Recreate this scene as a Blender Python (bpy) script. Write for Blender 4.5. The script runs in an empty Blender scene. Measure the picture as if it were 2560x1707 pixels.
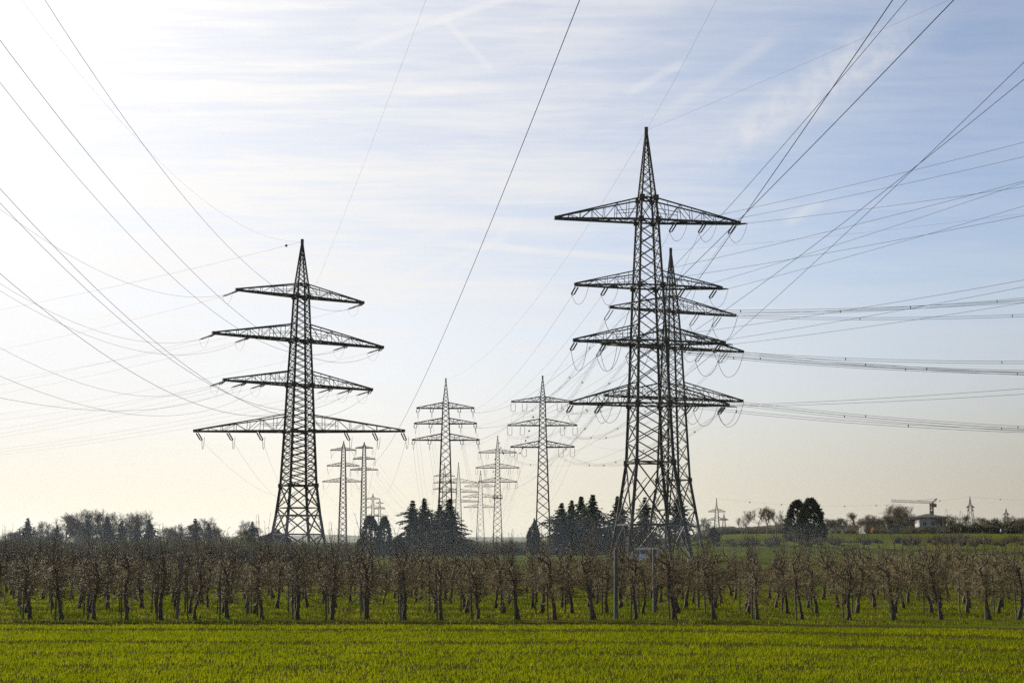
import bpy, math, random
import numpy as np
from mathutils import Vector, Matrix

R = math.radians
scene = bpy.context.scene
COL = scene.collection

# ------------------------------------------------------------------ camera
F = 3200.0            # focal length in photo pixels (photo is 2560 x 1707)
HORIZON = 1352.0      # photo row of the horizon
TILT = R(5.5)
CAM_Z = 3.0
V0 = HORIZON - F * math.tan(TILT)
cam = bpy.data.cameras.new("Camera")
cam_o = bpy.data.objects.new("Camera", cam)
COL.objects.link(cam_o)
cam.sensor_width = 36.0
cam.lens = 36.0 * F / 2560.0
cam.shift_y = (V0 - 853.5) / 2560.0
cam.clip_start = 0.1
cam.clip_end = 30000
cam_o.location = (0, 0, CAM_Z)
cam_o.rotation_euler = (R(90) + TILT, 0, 0)
scene.camera = cam_o

# ------------------------------------------------------------------ light
SUN_AZ, SUN_EL = R(-46), R(30)
SUN = Vector((math.sin(SUN_AZ) * math.cos(SUN_EL), math.cos(SUN_AZ) * math.cos(SUN_EL), math.sin(SUN_EL)))
sl = bpy.data.lights.new("Sun", 'SUN')
sl.energy = 5.0
sl.angle = R(0.5)
sl.color = (1.0, 0.93, 0.80)
so = bpy.data.objects.new("Sun", sl)
COL.objects.link(so)
so.location = (-60, 80, 90)
so.rotation_euler = SUN.to_track_quat('Z', 'Y').to_euler()

scene.view_settings.view_transform = 'Standard'
scene.view_settings.look = 'None'
scene.view_settings.gamma = 1.0
scene.view_settings.use_curve_mapping = False
EXPOSURE = 0.6
scene.view_settings.exposure = EXPOSURE
scene.cycles.use_denoising = False
scene.cycles.max_bounces = 6
scene.cycles.transparent_max_bounces = 8
scene.cycles.volume_bounces = 1


def ray(u, v):
    """Direction (x, 1, z) from the camera through a photo pixel."""
    xc = (u - 1280.0) / F
    yc = -(v - V0) / F
    ct, st = math.cos(TILT), math.sin(TILT)
    y = ct - yc * st
    z = yc * ct + st
    return xc / y, z / y


def PX(u, v, D):
    rx, rz = ray(u, v)
    return Vector((rx * D, D, CAM_Z + rz * D))


# ------------------------------------------------------------------ world
class NT:
    """Small helper to write node trees as expressions."""
    def __init__(self, tree):
        self.t = tree
        self.n = tree.nodes
        self.l = tree.links

    def node(self, kind, **kw):
        nd = self.n.new(kind)
        for k, v in kw.items():
            setattr(nd, k, v)
        return nd

    def put(self, sock, val):
        if isinstance(val, bpy.types.NodeSocket):
            self.l.new(val, sock)
        elif val is not None:
            sock.default_value = val

    def math(self, op, a, b=None, c=None, clamp=False):
        nd = self.node('ShaderNodeMath', operation=op)
        nd.use_clamp = clamp
        self.put(nd.inputs[0], a)
        if b is not None:
            self.put(nd.inputs[1], b)
        if c is not None:
            self.put(nd.inputs[2], c)
        return nd.outputs[0]

    def vmath(self, op, a, b=None):
        nd = self.node('ShaderNodeVectorMath', operation=op)
        self.put(nd.inputs[0], a)
        if b is not None:
            self.put(nd.inputs[1], b)
        return nd.outputs['Value'] if op == 'DOT_PRODUCT' else nd.outputs[0]

    def smooth(self, x, a, b):
        nd = self.node('ShaderNodeMapRange', interpolation_type='SMOOTHSTEP')
        self.put(nd.inputs[0], x)
        self.put(nd.inputs[1], a)
        self.put(nd.inputs[2], b)
        nd.inputs[3].default_value = 0.0
        nd.inputs[4].default_value = 1.0
        return nd.outputs[0]

    def noise(self, vec, scale, detail=4.0, rough=0.55, dist=0.0):
        nd = self.node('ShaderNodeTexNoise')
        self.put(nd.inputs['Vector'], vec)
        nd.inputs['Scale'].default_value = scale
        nd.inputs['Detail'].default_value = detail
        nd.inputs['Roughness'].default_value = rough
        nd.inputs['Distortion'].default_value = dist
        return nd.outputs[0]

    def mix(self, fac, a, b, blend='MIX'):
        nd = self.node('ShaderNodeMix', data_type='RGBA', blend_type=blend)
        self.put(nd.inputs[0], fac)
        self.put(nd.inputs[6], a)
        self.put(nd.inputs[7], b)
        return nd.outputs[2]

    def mapping(self, vec, scale=(1, 1, 1), rot=(0, 0, 0), loc=(0, 0, 0)):
        nd = self.node('ShaderNodeMapping')
        self.put(nd.inputs[0], vec)
        nd.inputs['Location'].default_value = loc
        nd.inputs['Rotation'].default_value = rot
        nd.inputs['Scale'].default_value = scale
        return nd.outputs[0]

    def sep(self, vec):
        nd = self.node('ShaderNodeSeparateXYZ')
        self.put(nd.inputs[0], vec)
        return nd.outputs

    def comb(self, x, y, z):
        nd = self.node('ShaderNodeCombineXYZ')
        for i, q in enumerate((x, y, z)):
            self.put(nd.inputs[i], q)
        return nd.outputs[0]


SKY_STRENGTH = 0.15 / 2 ** EXPOSURE
world = bpy.data.worlds.new("World")
scene.world = world
world.use_nodes = True
world.node_tree.nodes.clear()
W = NT(world.node_tree)
out = W.node('ShaderNodeOutputWorld')
bg = W.node('ShaderNodeBackground')
bg.inputs[1].default_value = SKY_STRENGTH
W.l.new(bg.outputs[0], out.inputs[0])
sky = W.node('ShaderNodeTexSky', sky_type='NISHITA')
sky.sun_disc = False
sky.sun_elevation = SUN_EL
sky.sun_rotation = SUN_AZ
sky.air_density = 1.0
sky.dust_density = 0.6
sky.ozone_density = 1.5
sky.altitude = 100


def ndir(u, v):
    rx, rz = ray(u, v)
    return Vector((rx, 1.0, rz)).normalized()


direction = W.node('ShaderNodeTexCoord').outputs['Generated']
dx, dy, dz = W.sep(direction)
zc = W.math('MAXIMUM', dz, 0.04)
# cirrus sheet: where the view direction meets a flat layer high above
plane = W.comb(W.math('DIVIDE', dx, zc), W.math('DIVIDE', dy, zc), 0.0)
sun_dot = W.math('MAXIMUM', W.vmath('DOT_PRODUCT', direction, tuple(SUN)), 0.0)
warm = W.noise(W.mapping(plane, (0.5, 0.5, 1)), 1.3, 3, 0.5)
streak = W.noise(W.mapping(plane, (0.6, 1.1, 1), (0, 0, R(28))), 1.1, 7, 0.62, 1.1)
streak2 = W.noise(W.mapping(plane, (0.30, 1.7, 1), (0, 0, R(-14))), 1.5, 6, 0.6, 0.6)
fine = W.noise(W.mapping(plane, (1.2, 5.0, 1), (0, 0, R(8))), 4.0, 5, 0.6, 0.2)
m = W.math('MULTIPLY_ADD', streak, 0.6, W.math('MULTIPLY', streak2, 0.5))
m = W.math('MULTIPLY_ADD', W.math('SUBTRACT', fine, 0.5), 0.34, m)
m = W.smooth(m, 0.40, 0.72)
near_sun = W.smooth(sun_dot, 0.42, 0.97)
# thin sheet of ice cloud, denser toward the sun and lower in the sky
low = W.math('SUBTRACT', 1.0, W.smooth(dz, 0.06, 0.40))
cover = W.math('MULTIPLY_ADD', near_sun, 1.0, W.math('MULTIPLY_ADD', low, 0.12, 0.07))
gain = W.math('MULTIPLY_ADD', near_sun, 0.50, 0.13)
mask = W.math('MULTIPLY_ADD', m, gain, W.math('SUBTRACT', cover, W.math('MULTIPLY', gain, 0.45)), clamp=True)


def contrail(p, q, width, strength, soft=0.35, grain=0.0):
    """A streak of ice cloud along the great circle through two directions."""
    a, b = ndir(*p), ndir(*q)
    n = a.cross(b).normalized()
    mid = (a + b).normalized()
    along = n.cross(mid).normalized()
    half = math.acos(max(-1, min(1, a.dot(b)))) / 2
    wob = W.math('SUBTRACT', W.noise(direction, 14.0, 4, 0.6), 0.5)
    d = W.math('ADD', W.vmath('DOT_PRODUCT', direction, tuple(n)), W.math('MULTIPLY', wob, width * 0.9))
    d = W.math('ABSOLUTE', d)
    s = W.math('ABSOLUTE', W.vmath('DOT_PRODUCT', direction, tuple(along)))
    f = W.math('SUBTRACT', 1.0, W.smooth(d, width * 0.15, width))
    e = W.math('SUBTRACT', 1.0, W.smooth(s, half * (1 - soft), half * 1.1))
    front = W.math('GREATER_THAN', W.vmath('DOT_PRODUCT', direction, tuple(mid)), 0.3)
    f = W.math('MULTIPLY', W.math('MULTIPLY', f, e), front)
    tex = W.smooth(W.noise(direction, 60.0 if grain else 25.0, 4, 0.65), 0.25, 0.75)
    f = W.math('MULTIPLY', f, W.math('MULTIPLY_ADD', tex, 0.6 + grain, 0.5 - grain))
    return W.math('MULTIPLY', f, strength)


for c in [((860, 130), (1330, -20), 0.004, 0.55), ((1080, 605), (1640, 652), 0.0045, 0.8),
          ((700, 500), (1500, 590), 0.010, 0.5), ((2360, 20), (1690, 440), 0.024, 0.50, 0.6, 0.30),
          ((560, 240), (1480, 330), 0.006, 0.28), ((900, 420), (1520, 480), 0.010, 0.35),
          ((1560, 240), (1720, 150), 0.005, 0.38), ((820, 690), (1250, 520), 0.007, 0.35),
          ((1960, 560), (2060, 500), 0.006, 0.35), ((900, 730), (1300, 585), 0.004, 0.4), ((1120, 700), (1300, 550), 0.005, 0.35), ((1640, 300), (1950, 90), 0.007, 0.22), ((1100, 40), (1240, 190), 0.004, 0.35), ((350, 640), (1500, 760), 0.016, 0.3)]:
    mask = W.math('MULTIPLY_ADD', contrail(*c), W.math('SUBTRACT', 1.0, mask), mask)
cloud_lum = W.math('MULTIPLY_ADD', W.math('POWER', sun_dot, 6.0), 3.1, 5.45)
cloud_col = W.mix(1.0, (1.0, 0.99, 0.985, 1), W.comb(cloud_lum, cloud_lum, cloud_lum), 'MULTIPLY')
blue = W.mix(1.0, sky.outputs[0], (1.03, 0.925, 0.90, 1), 'MULTIPLY')
sky_col = W.mix(mask, blue, cloud_col)
# the dusty band of air low over the land
veil = W.math('MULTIPLY', W.math('SUBTRACT', 1.0, W.smooth(dz, 0.03, 0.25)), 0.92)
veil_lum = W.math('MULTIPLY', W.math('MINIMUM', W.math('MULTIPLY_ADD', W.math('SUBTRACT', sun_dot, 0.45), 1.2, 0.60), 0.93), 1.0 / 0.15)
veil_tint = W.mix(W.smooth(dz, 0.02, 0.15), (1.045, 0.985, 0.82, 1), (0.985, 1.0, 1.02, 1))
veil_col = W.mix(1.0, veil_tint, W.comb(veil_lum, veil_lum, veil_lum), 'MULTIPLY')
sky_col = W.mix(veil, sky_col, veil_col)
W.l.new(sky_col, bg.inputs[0])
# ------------------------------------------------------------------ materials
MATS = {}


def material(name, col, rough=0.8, col2=None, scale=4.0, metallic=0.0, transl=0.0, spec=0.3, bump=0.0,
             coord='Object', detail=4.0, objvar=0.0):
    if name in MATS:
        return MATS[name]
    mt = bpy.data.materials.new(name)
    mt.use_nodes = True
    t = NT(mt.node_tree)
    t.n.clear()
    o = t.node('ShaderNodeOutputMaterial')
    p = t.node('ShaderNodeBsdfPrincipled')
    p.inputs['Roughness'].default_value = rough
    p.inputs['Metallic'].default_value = metallic
    p.inputs['Specular IOR Level'].default_value = spec
    c = (*col, 1)
    co = t.node('ShaderNodeTexCoord').outputs[coord]
    if col2 is not None:
        n = t.noise(co, scale, detail, 0.6)
        c = t.mix(t.smooth(n, 0.3, 0.7), (*col, 1), (*col2, 1))
    if objvar:
        oi = t.node('ShaderNodeObjectInfo').outputs['Random']
        hsv = t.node('ShaderNodeHueSaturation')
        t.put(hsv.inputs['Color'], c)
        t.put(hsv.inputs['Value'], t.math('MULTIPLY_ADD', oi, objvar, 1 - objvar / 2))
        c = hsv.outputs[0]
    t.put(p.inputs['Base Color'], c)
    if bump:
        bn = t.node('ShaderNodeBump')
        bn.inputs['Strength'].default_value = bump
        t.put(bn.inputs['Height'], t.noise(co, scale * 3, 5, 0.65))
        t.put(p.inputs['Normal'], bn.outputs[0])
    if transl:
        tr = t.node('ShaderNodeBsdfTranslucent')
        t.put(tr.inputs[0], c)
        mx = t.node('ShaderNodeMixShader')
        mx.inputs[0].default_value = transl
        t.l.new(p.outputs[0], mx.inputs[1])
        t.l.new(tr.outputs[0], mx.inputs[2])
        t.l.new(mx.outputs[0], o.inputs[0])
    else:
        t.l.new(p.outputs[0], o.inputs[0])
    MATS[name] = mt
    return mt


STEEL = material('galvanised_steel', (0.030, 0.030, 0.028), 0.6, (0.065, 0.062, 0.055), 0.6, 0.2, spec=0.35)
STEEL_PAINT = material('painted_steel', (0.016, 0.017, 0.017), 0.65, (0.032, 0.032, 0.029), 0.6, 0.1, spec=0.3)
GLASSY = material('insulator_glaze', (0.035, 0.028, 0.022), 0.35, (0.05, 0.045, 0.04), 2.0)
CABLE = material('aluminium_cable', (0.045, 0.042, 0.038), 0.65, (0.07, 0.065, 0.06), 1.0, 0.2)
CONCRETE = material('concrete', (0.15, 0.15, 0.135), 0.9, (0.10, 0.105, 0.092), 3.0, bump=0.2)
BALL = material('marker_ball_paint', (0.05, 0.045, 0.045), 0.6, (0.07, 0.05, 0.045), 1.0)
BARK = material('apple_bark', (0.060, 0.046, 0.031), 0.9, (0.11, 0.09, 0.064), 9.0, spec=0.25, bump=0.5, objvar=0.35)
TWIG = material('apple_twigs', (0.158, 0.115, 0.047), 0.65, (0.228, 0.176, 0.075), 5.0, spec=0.35, objvar=0.35)
STAKE = material('weathered_wood', (0.13, 0.115, 0.09), 0.9, (0.08, 0.07, 0.055), 5.0, objvar=0.3)
NEEDLE = material('conifer_needles', (0.018, 0.030, 0.014), 0.8, (0.034, 0.048, 0.022), 0.8, transl=0.12, objvar=0.3)
THUJA = material('thuja_scales', (0.020, 0.032, 0.014), 0.85, (0.030, 0.042, 0.020), 1.2, transl=0.1, objvar=0.2)
FIR_BARK = material('conifer_bark', (0.05, 0.04, 0.03), 0.9, (0.08, 0.065, 0.05), 4.0)
BARE = material('bare_branches', (0.12, 0.090, 0.055), 0.8, (0.17, 0.13, 0.08), 1.0, objvar=0.25)
BRUSH = material('brushwood', (0.125, 0.095, 0.050), 0.85, (0.13, 0.13, 0.050), 0.12, transl=0.15)
BUD = material('budding_leaves', (0.11, 0.13, 0.035), 0.7, (0.15, 0.15, 0.05), 0.7, transl=0.4)
ORANGE = material('forsythia_blossom', (0.55, 0.24, 0.02), 0.7, (0.62, 0.33, 0.03), 1.5, transl=0.3)
IVY = material('dark_shrub_leaves', (0.028, 0.036, 0.016), 0.75, (0.055, 0.052, 0.028), 0.6, transl=0.15, objvar=0.3)
RENDER_WHITE = material('white_render', (0.40, 0.40, 0.40), 0.9, (0.34, 0.335, 0.32), 0.7)
RENDER_GREY = material('grey_render', (0.13, 0.12, 0.11), 0.9, (0.17, 0.155, 0.14), 0.7)
ROOFTILE = material('dark_roof_tiles', (0.040, 0.034, 0.032), 0.8, (0.065, 0.052, 0.046), 2.5, bump=0.2)
GLASS = material('window_glass', (0.02, 0.025, 0.03), 0.12, None, spec=0.6)
FRAME = material('window_frame', (0.45, 0.44, 0.42), 0.6)
VANWHITE = material('van_paint', (0.72, 0.73, 0.77), 0.35, (0.66, 0.67, 0.72), 1.0, spec=0.5)
RUBBER = material('rubber', (0.02, 0.02, 0.02), 0.9)
HUBCAP = material('wheel_rim', (0.35, 0.35, 0.36), 0.4, None, metallic=0.7)
REDLAMP = material('red_lamp_glass', (0.35, 0.03, 0.025), 0.3)
PLATE = material('bumper_plastic', (0.08, 0.08, 0.085), 0.6)
CRANEY = material('crane_paint', (0.055, 0.048, 0.035), 0.7, (0.04, 0.036, 0.03), 1.0)
SKIN = material('skin', (0.45, 0.28, 0.2), 0.6)
CLOTH_L = material('pale_jacket', (0.55, 0.60, 0.72), 0.9, (0.48, 0.53, 0.66), 6.0)
CLOTH_D = material('dark_trousers', (0.03, 0.035, 0.05), 0.9)
HAIR = material('brown_hair', (0.05, 0.03, 0.02), 0.8)


# ------------------------------------------------------------------ mesh helpers
class MB:
    def __init__(self):
        self.v = []
        self.f = []

    def prism(self, p, q, ra, rb, sides=4, cap=True, up=None):
        p, q = Vector(p), Vector(q)
        d = q - p
        if d.length < 1e-6:
            return
        d.normalize()
        ref = Vector((0, 0, 1)) if abs(d.z) < 0.9 else Vector((1, 0, 0))
        a = d.cross(ref).normalized()
        b = d.cross(a)
        i = len(self.v)
        off = math.pi / sides
        for r, c in ((ra, p), (rb, q)):
            for k in range(sides):
                t = 2 * math.pi * k / sides + off
                self.v.append(c + a * (math.cos(t) * r) + b * (math.sin(t) * r))
        for k in range(sides):
            k2 = (k + 1) % sides
            self.f.append((i + k, i + k2, i + sides + k2, i + sides + k))
        if cap:
            self.f.append(tuple(i + k for k in reversed(range(sides))))
            self.f.append(tuple(i + sides + k for k in range(sides)))

    def bar(self, p, q, w):
        self.prism(p, q, w * 0.707, w * 0.707, 4)

    def tube(self, pts, radii, sides=5, cap=True):
        n = len(pts)
        i0 = len(self.v)
        pa = None
        for j in range(n):
            d = (Vector(pts[min(j + 1, n - 1)]) - Vector(pts[max(j - 1, 0)]))
            d.normalize()
            if pa is None:
                ref = Vector((0, 0, 1)) if abs(d.z) < 0.9 else Vector((1, 0, 0))
                pa = d.cross(ref).normalized()
            else:
                pa = (pa - d * pa.dot(d)).normalized()
            b = d.cross(pa)
            r = radii[j] if hasattr(radii, '__len__') else radii
            c = Vector(pts[j])
            for k in range(sides):
                t = 2 * math.pi * k / sides
                self.v.append(c + pa * (math.cos(t) * r) + b * (math.sin(t) * r))
        for j in range(n - 1):
            for k in range(sides):
                k2 = (k + 1) % sides
                a = i0 + j * sides
                self.f.append((a + k, a + k2, a + sides + k2, a + sides + k))
        if cap:
            self.f.append(tuple(i0 + k for k in reversed(range(sides))))
            self.f.append(tuple(i0 + (n - 1) * sides + k for k in range(sides)))

    def box(self, c, s, rot=None):
        i = len(self.v)
        for x, y, z in ((-1, -1, -1), (1, -1, -1), (1, 1, -1), (-1, 1, -1), (-1, -1, 1), (1, -1, 1), (1, 1, 1), (-1, 1, 1)):
            p = Vector((x * s[0] / 2, y * s[1] / 2, z * s[2] / 2))
            if rot is not None:
                p = rot @ p
            self.v.append(Vector(c) + p)
        for q in ((0, 3, 2, 1), (4, 5, 6, 7), (0, 1, 5, 4), (1, 2, 6, 5), (2, 3, 7, 6), (3, 0, 4, 7)):
            self.f.append(tuple(i + k for k in q))

    def quad(self, a, b, c, d):
        i = len(self.v)
        self.v += [Vector(a), Vector(b), Vector(c), Vector(d)]
        self.f.append((i, i + 1, i + 2, i + 3))

    def tri(self, a, b, c):
        i = len(self.v)
        self.v += [Vector(a), Vector(b), Vector(c)]
        self.f.append((i, i + 1, i + 2))

    def ball(self, c, r, seg=8, rings=6):
        i = len(self.v)
        c = Vector(c)
        self.v.append(c + Vector((0, 0, r)))
        for a in range(1, rings):
            t = math.pi * a / rings
            for k in range(seg):
                p = 2 * math.pi * k / seg
                self.v.append(c + Vector((math.sin(t) * math.cos(p), math.sin(t) * math.sin(p), math.cos(t))) * r)
        self.v.append(c - Vector((0, 0, r)))
        for k in range(seg):
            self.f.append((i, i + 1 + k, i + 1 + (k + 1) % seg))
        for a in range(rings - 2):
            for k in range(seg):
                k2 = (k + 1) % seg
                b = i + 1 + a * seg
                self.f.append((b + k, b + seg + k, b + seg + k2, b + k2))
        last = len(self.v) - 1
        b = i + 1 + (rings - 2) * seg
        for k in range(seg):
            self.f.append((last, b + (k + 1) % seg, b + k))

    def mesh(self, name, mat, smooth=False):
        me = bpy.data.meshes.new(name)
        me.from_pydata([tuple(p) for p in self.v], [], self.f)
        me.materials.append(mat)
        if smooth:
            me.polygons.foreach_set('use_smooth', [True] * len(me.polygons))
        me.update()
        return me

    def build(self, name, mat, parent=None, smooth=False, loc=None):
        return link(name, self.mesh(name, mat, smooth), parent, loc)


def link(name, me, parent=None, loc=None):
    o = bpy.data.objects.new(name, me)
    COL.objects.link(o)
    if parent is not None:
        o.parent = parent
    if loc is not None:
        o.location = loc
    return o


def tag(o, label=None, cat=None, group=None, kind=None):
    if label:
        o['label'] = label
    if cat:
        o['category'] = cat
    if group:
        o['group'] = group
    if kind:
        o['kind'] = kind
    return o


def thing(name, loc, label, cat, rz=0.0, group=None, scale=None):
    o = bpy.data.objects.new(name, None)
    COL.objects.link(o)
    o.location = loc
    o.rotation_euler = (0, 0, rz)
    o.empty_display_size = 0.5
    if scale is not None:
        o.scale = scale
    return tag(o, label, cat, group)


def np_mesh(name, verts, faces, mat):
    """Mesh from numpy arrays; faces all have the same corner count."""
    me = bpy.data.meshes.new(name)
    nv, nf, k = len(verts), len(faces), faces.shape[1]
    me.vertices.add(nv)
    me.vertices.foreach_set('co', np.asarray(verts, dtype=np.float32).ravel())
    me.loops.add(nf * k)
    me.loops.foreach_set('vertex_index', np.asarray(faces, dtype=np.int32).ravel())
    me.polygons.add(nf)
    me.polygons.foreach_set('loop_start', np.arange(0, nf * k, k, dtype=np.int32))
    me.materials.append(mat)
    me.update(calc_edges=True)
    me.validate()
    return me


# ------------------------------------------------------------------ ground
def sstep(x, a, b):
    t = np.clip((x - a) / (b - a), 0, 1)
    return t * t * (3 - 2 * t)


FIELD_EDGE = 45.9


def field_edge(x):
    return FIELD_EDGE - 0.0095 * np.clip(x, 0, 22) ** 2 + 0.12 * np.sin(np.asarray(x) * 0.9)


def height(x, y):
    x = np.asarray(x, dtype=float)
    y = np.asarray(y, dtype=float)
    side = sstep(x, 0.03 * y, 0.17 * y + 6)
    rise = 5.0 * sstep(y, 140, 350) * side
    rise = rise + 3.0 * sstep(y, 380, 900) * side
    furrow = -0.10 * np.exp(-((y - field_edge(x) - 0.4) / 0.35) ** 2)
    bumps = furrow + 0.10 * np.sin(x * 0.11 + 1.3) * np.sin(y * 0.083) * sstep(y, 85, 130)
    return rise + bumps


def gz(x, y):
    return float(height(x, y))


ROW0, ROWSTEP, NROWS = 49.6, 4.3, 8


def make_ground():
    xs = np.unique(np.concatenate([np.linspace(-60, 60, 61), np.linspace(-400, 400, 101), np.linspace(-9000, 9000, 61)]))
    ys = np.unique(np.concatenate([np.linspace(-60, 120, 61), np.linspace(41, 48, 50), np.linspace(120, 600, 81), np.linspace(-3000, 9500, 61)]))
    X, Y = np.meshgrid(xs, ys)
    Z = height(X, Y)
    V = np.stack([X, Y, Z], -1).reshape(-1, 3)
    nx, ny = len(xs), len(ys)
    i = np.arange(nx - 1)[None, :] + nx * np.arange(ny - 1)[:, None]
    Fc = np.stack([i, i + 1, i + nx + 1, i + nx], -1).reshape(-1, 4)
    mt = bpy.data.materials.new('meadow_ground')
    mt.use_nodes = True
    t = NT(mt.node_tree)
    t.n.clear()
    o = t.node('ShaderNodeOutputMaterial')
    p = t.node('ShaderNodeBsdfPrincipled')
    p.inputs['Roughness'].default_value = 0.95
    p.inputs['Specular IOR Level'].default_value = 0.0
    co = t.node('ShaderNodeTexCoord').outputs['Object']
    x, y, z = t.sep(co)
    big = t.noise(co, 0.018, 4, 0.6)
    mid = t.noise(t.mapping(co, (0.12, 0.6, 1)), 0.35, 6, 0.7)
    grass = t.mix(t.smooth(big, 0.35, 0.65), (0.040, 0.052, 0.006, 1), (0.078, 0.084, 0.010, 1))
    grass = t.mix(t.math('MULTIPLY', t.smooth(mid, 0.42, 0.62), 0.7), grass, (0.034, 0.040, 0.008, 1))
    # bare strips under the orchard rows
    fr = t.math('FRACT', t.math('ADD', t.math('DIVIDE', t.math('SUBTRACT', y, ROW0), ROWSTEP), 0.5))
    dist = t.math('MULTIPLY', t.math('ABSOLUTE', t.math('SUBTRACT', fr, 0.5)), ROWSTEP)
    wob = t.math('MULTIPLY', t.math('SUBTRACT', t.noise(co, 0.9, 4, 0.6), 0.5), 0.9)
    strip = t.math('SUBTRACT', 1.0, t.smooth(t.math('ADD', dist, wob), 0.5, 1.1))
    inside = t.math('MULTIPLY', t.smooth(y, 46.0, 47.5), t.math('SUBTRACT', 1.0, t.smooth(y, 82, 86)))
    col = t.mix(t.math('MULTIPLY', t.math('MULTIPLY', strip, inside), 0.7), grass, (0.060, 0.042, 0.022, 1))
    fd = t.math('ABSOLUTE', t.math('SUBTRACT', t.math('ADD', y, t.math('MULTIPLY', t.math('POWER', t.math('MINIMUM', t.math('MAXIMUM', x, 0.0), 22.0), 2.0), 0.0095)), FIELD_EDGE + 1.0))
    furrow_shade = t.math('SUBTRACT', 1.0, t.smooth(t.math('ADD', fd, t.math('MULTIPLY', wob, 0.4)), 0.8, 1.2))
    col = t.mix(t.math('MULTIPLY', furrow_shade, 0.9), col, (0.036, 0.027, 0.015, 1))  # bare furrow soil, with the front tree row's shadow painted into its dark colour
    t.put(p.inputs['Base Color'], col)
    bn = t.node('ShaderNodeBump')
    bn.inputs['Strength'].default_value = 0.6
    bn.inputs['Distance'].default_value = 0.1
    t.put(bn.inputs['Height'], t.noise(co, 6.0, 5, 0.7))
    t.put(p.inputs['Normal'], bn.outputs[0])
    t.l.new(p.outputs[0], o.inputs[0])
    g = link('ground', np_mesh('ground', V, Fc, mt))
    tag(g, 'green meadow and orchard floor reaching to the horizon', 'ground', kind='structure')


make_ground()


def make_field():
    xs = np.linspace(-60, 60, 121)
    ys = np.linspace(-20, FIELD_EDGE, 90)
    X, Y = np.meshgrid(xs, ys)
    edge = field_edge(X)
    Y = np.where(Y >= FIELD_EDGE - 0.01, edge, Y * edge / FIELD_EDGE)
    Z = 0.02 + 0.012 * np.sin(X * 2.1 + Y) * np.sin(Y * 1.7)
    V = np.stack([X, Y, Z], -1).reshape(-1, 3)
    nx, ny = len(xs), len(ys)
    i = np.arange(nx - 1)[None, :] + nx * np.arange(ny - 1)[:, None]
    Fc = np.stack([i, i + 1, i + nx + 1, i + nx], -1).reshape(-1, 4)
    soil = material('field_soil', (0.038, 0.030, 0.010), 1.0, (0.030, 0.034, 0.006), 1.3, bump=0.5, spec=0.0)
    o = link('field', np_mesh('field', V, Fc, soil))
    tag(o, 'young cereal field of brown soil in the foreground', 'field', kind='structure')


make_field()


def blades(name, n, xr, yr, hmin, hmax, width, mat, seed, keep=None, clump=0.0, lean=0.5):
    rg = np.random.default_rng(seed)
    y = np.sqrt(rg.uniform(yr[0] ** 2, yr[1] ** 2, n))
    x = rg.uniform(-1, 1, n) * (xr * y + 2.5)
    if clump:
        nc = n // 7
        cy = np.sqrt(rg.uniform(yr[0] ** 2, yr[1] ** 2, nc))
        cx = rg.uniform(-1, 1, nc) * (xr * cy + 2.5)
        k = rg.integers(0, nc, n)
        x = cx[k] + rg.normal(0, clump, n)
        y = cy[k] + rg.normal(0, clump, n)
    if keep is not None:
        ok = keep(x, y, rg)
        x, y = x[ok], y[ok]
    n = len(x)
    h = rg.uniform(hmin, hmax, n)
    a = rg.uniform(0, 2 * np.pi, n)
    l = rg.uniform(0.1, lean, n) * h
    la = rg.uniform(0, 2 * np.pi, n)
    w = width * rg.uniform(0.7, 1.3, n)
    z0 = height(x, y) - 0.005
    dx, dy = np.cos(a) * w / 2, np.sin(a) * w / 2
    lx, ly = np.cos(la) * l, np.sin(la) * l
    p0 = np.stack([x - dx, y - dy, z0], -1)
    p1 = np.stack([x + dx, y + dy, z0], -1)
    p2 = np.stack([x + dx * .7 + lx * .4, y + dy * .7 + ly * .4, z0 + h * .6], -1)
    p3 = np.stack([x - dx * .7 + lx * .4, y - dy * .7 + ly * .4, z0 + h * .6], -1)
    p4 = np.stack([x + lx, y + ly, z0 + h], -1)
    V = np.stack([p0, p1, p2, p3, p4], 1).reshape(-1, 3)
    b = np.arange(n)[:, None] * 5
    Fc = np.concatenate([b + np.array([[0, 1, 2]]), b + np.array([[0, 2, 3]]), b + np.array([[3, 2, 4]])], 0)
    return link(name, np_mesh(name, V, Fc, mat))


WHEAT = material('wheat_blades', (0.125, 0.155, 0.002), 0.8, (0.195, 0.210, 0.003), 0.35, transl=0.6, spec=0.04)
GRASSM = material('grass_blades', (0.105, 0.145, 0.005), 0.8, (0.185, 0.200, 0.009), 0.25, transl=0.55, spec=0.04)


def keep_wheat(x, y, rg):
    edge = field_edge(x)
    ok = y < edge - 0.1
    # patchy stand: thin spots and drill rows
    pt = np.sin(x * 0.83 + 1.7 * np.sin(y * 0.61)) * np.sin(y * 1.9 + 1.3 * np.sin(x * 0.47)) + 0.7 * np.sin(x * 3.1 + y * 2.2) * np.sin(y * 5.3 - x * 1.4)
    ok &= rg.uniform(0, 1, len(x)) < np.clip(0.84 + 0.34 * pt, 0.25, 1.0)
    ok &= (np.abs(((y + 0.03 * x) / 0.42) % 1.0 - 0.5) < 0.36) | (rg.uniform(0, 1, len(x)) < 0.35)
    xp = np.clip(x, 0, 22)
    for yy, q_, w, p_ in ((43.2, .0145, .72, .90), (37.9, .0130, .62, .85), (34.3, .0100, .40, .6), (30.6, .0060, .42, .55)):
        d = np.abs(y - (yy - q_ * xp ** 2 - .02 * x + 0.10 * np.sin(x * 0.37 + yy)))
        d = d + 0.25 * np.sin(x * 2.3 + yy) * np.sin(x * 0.7)
        ok &= ~((d < w * (1 + .02 * xp)) & (rg.uniform(0, 1, len(x)) < p_))
    return ok


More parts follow.
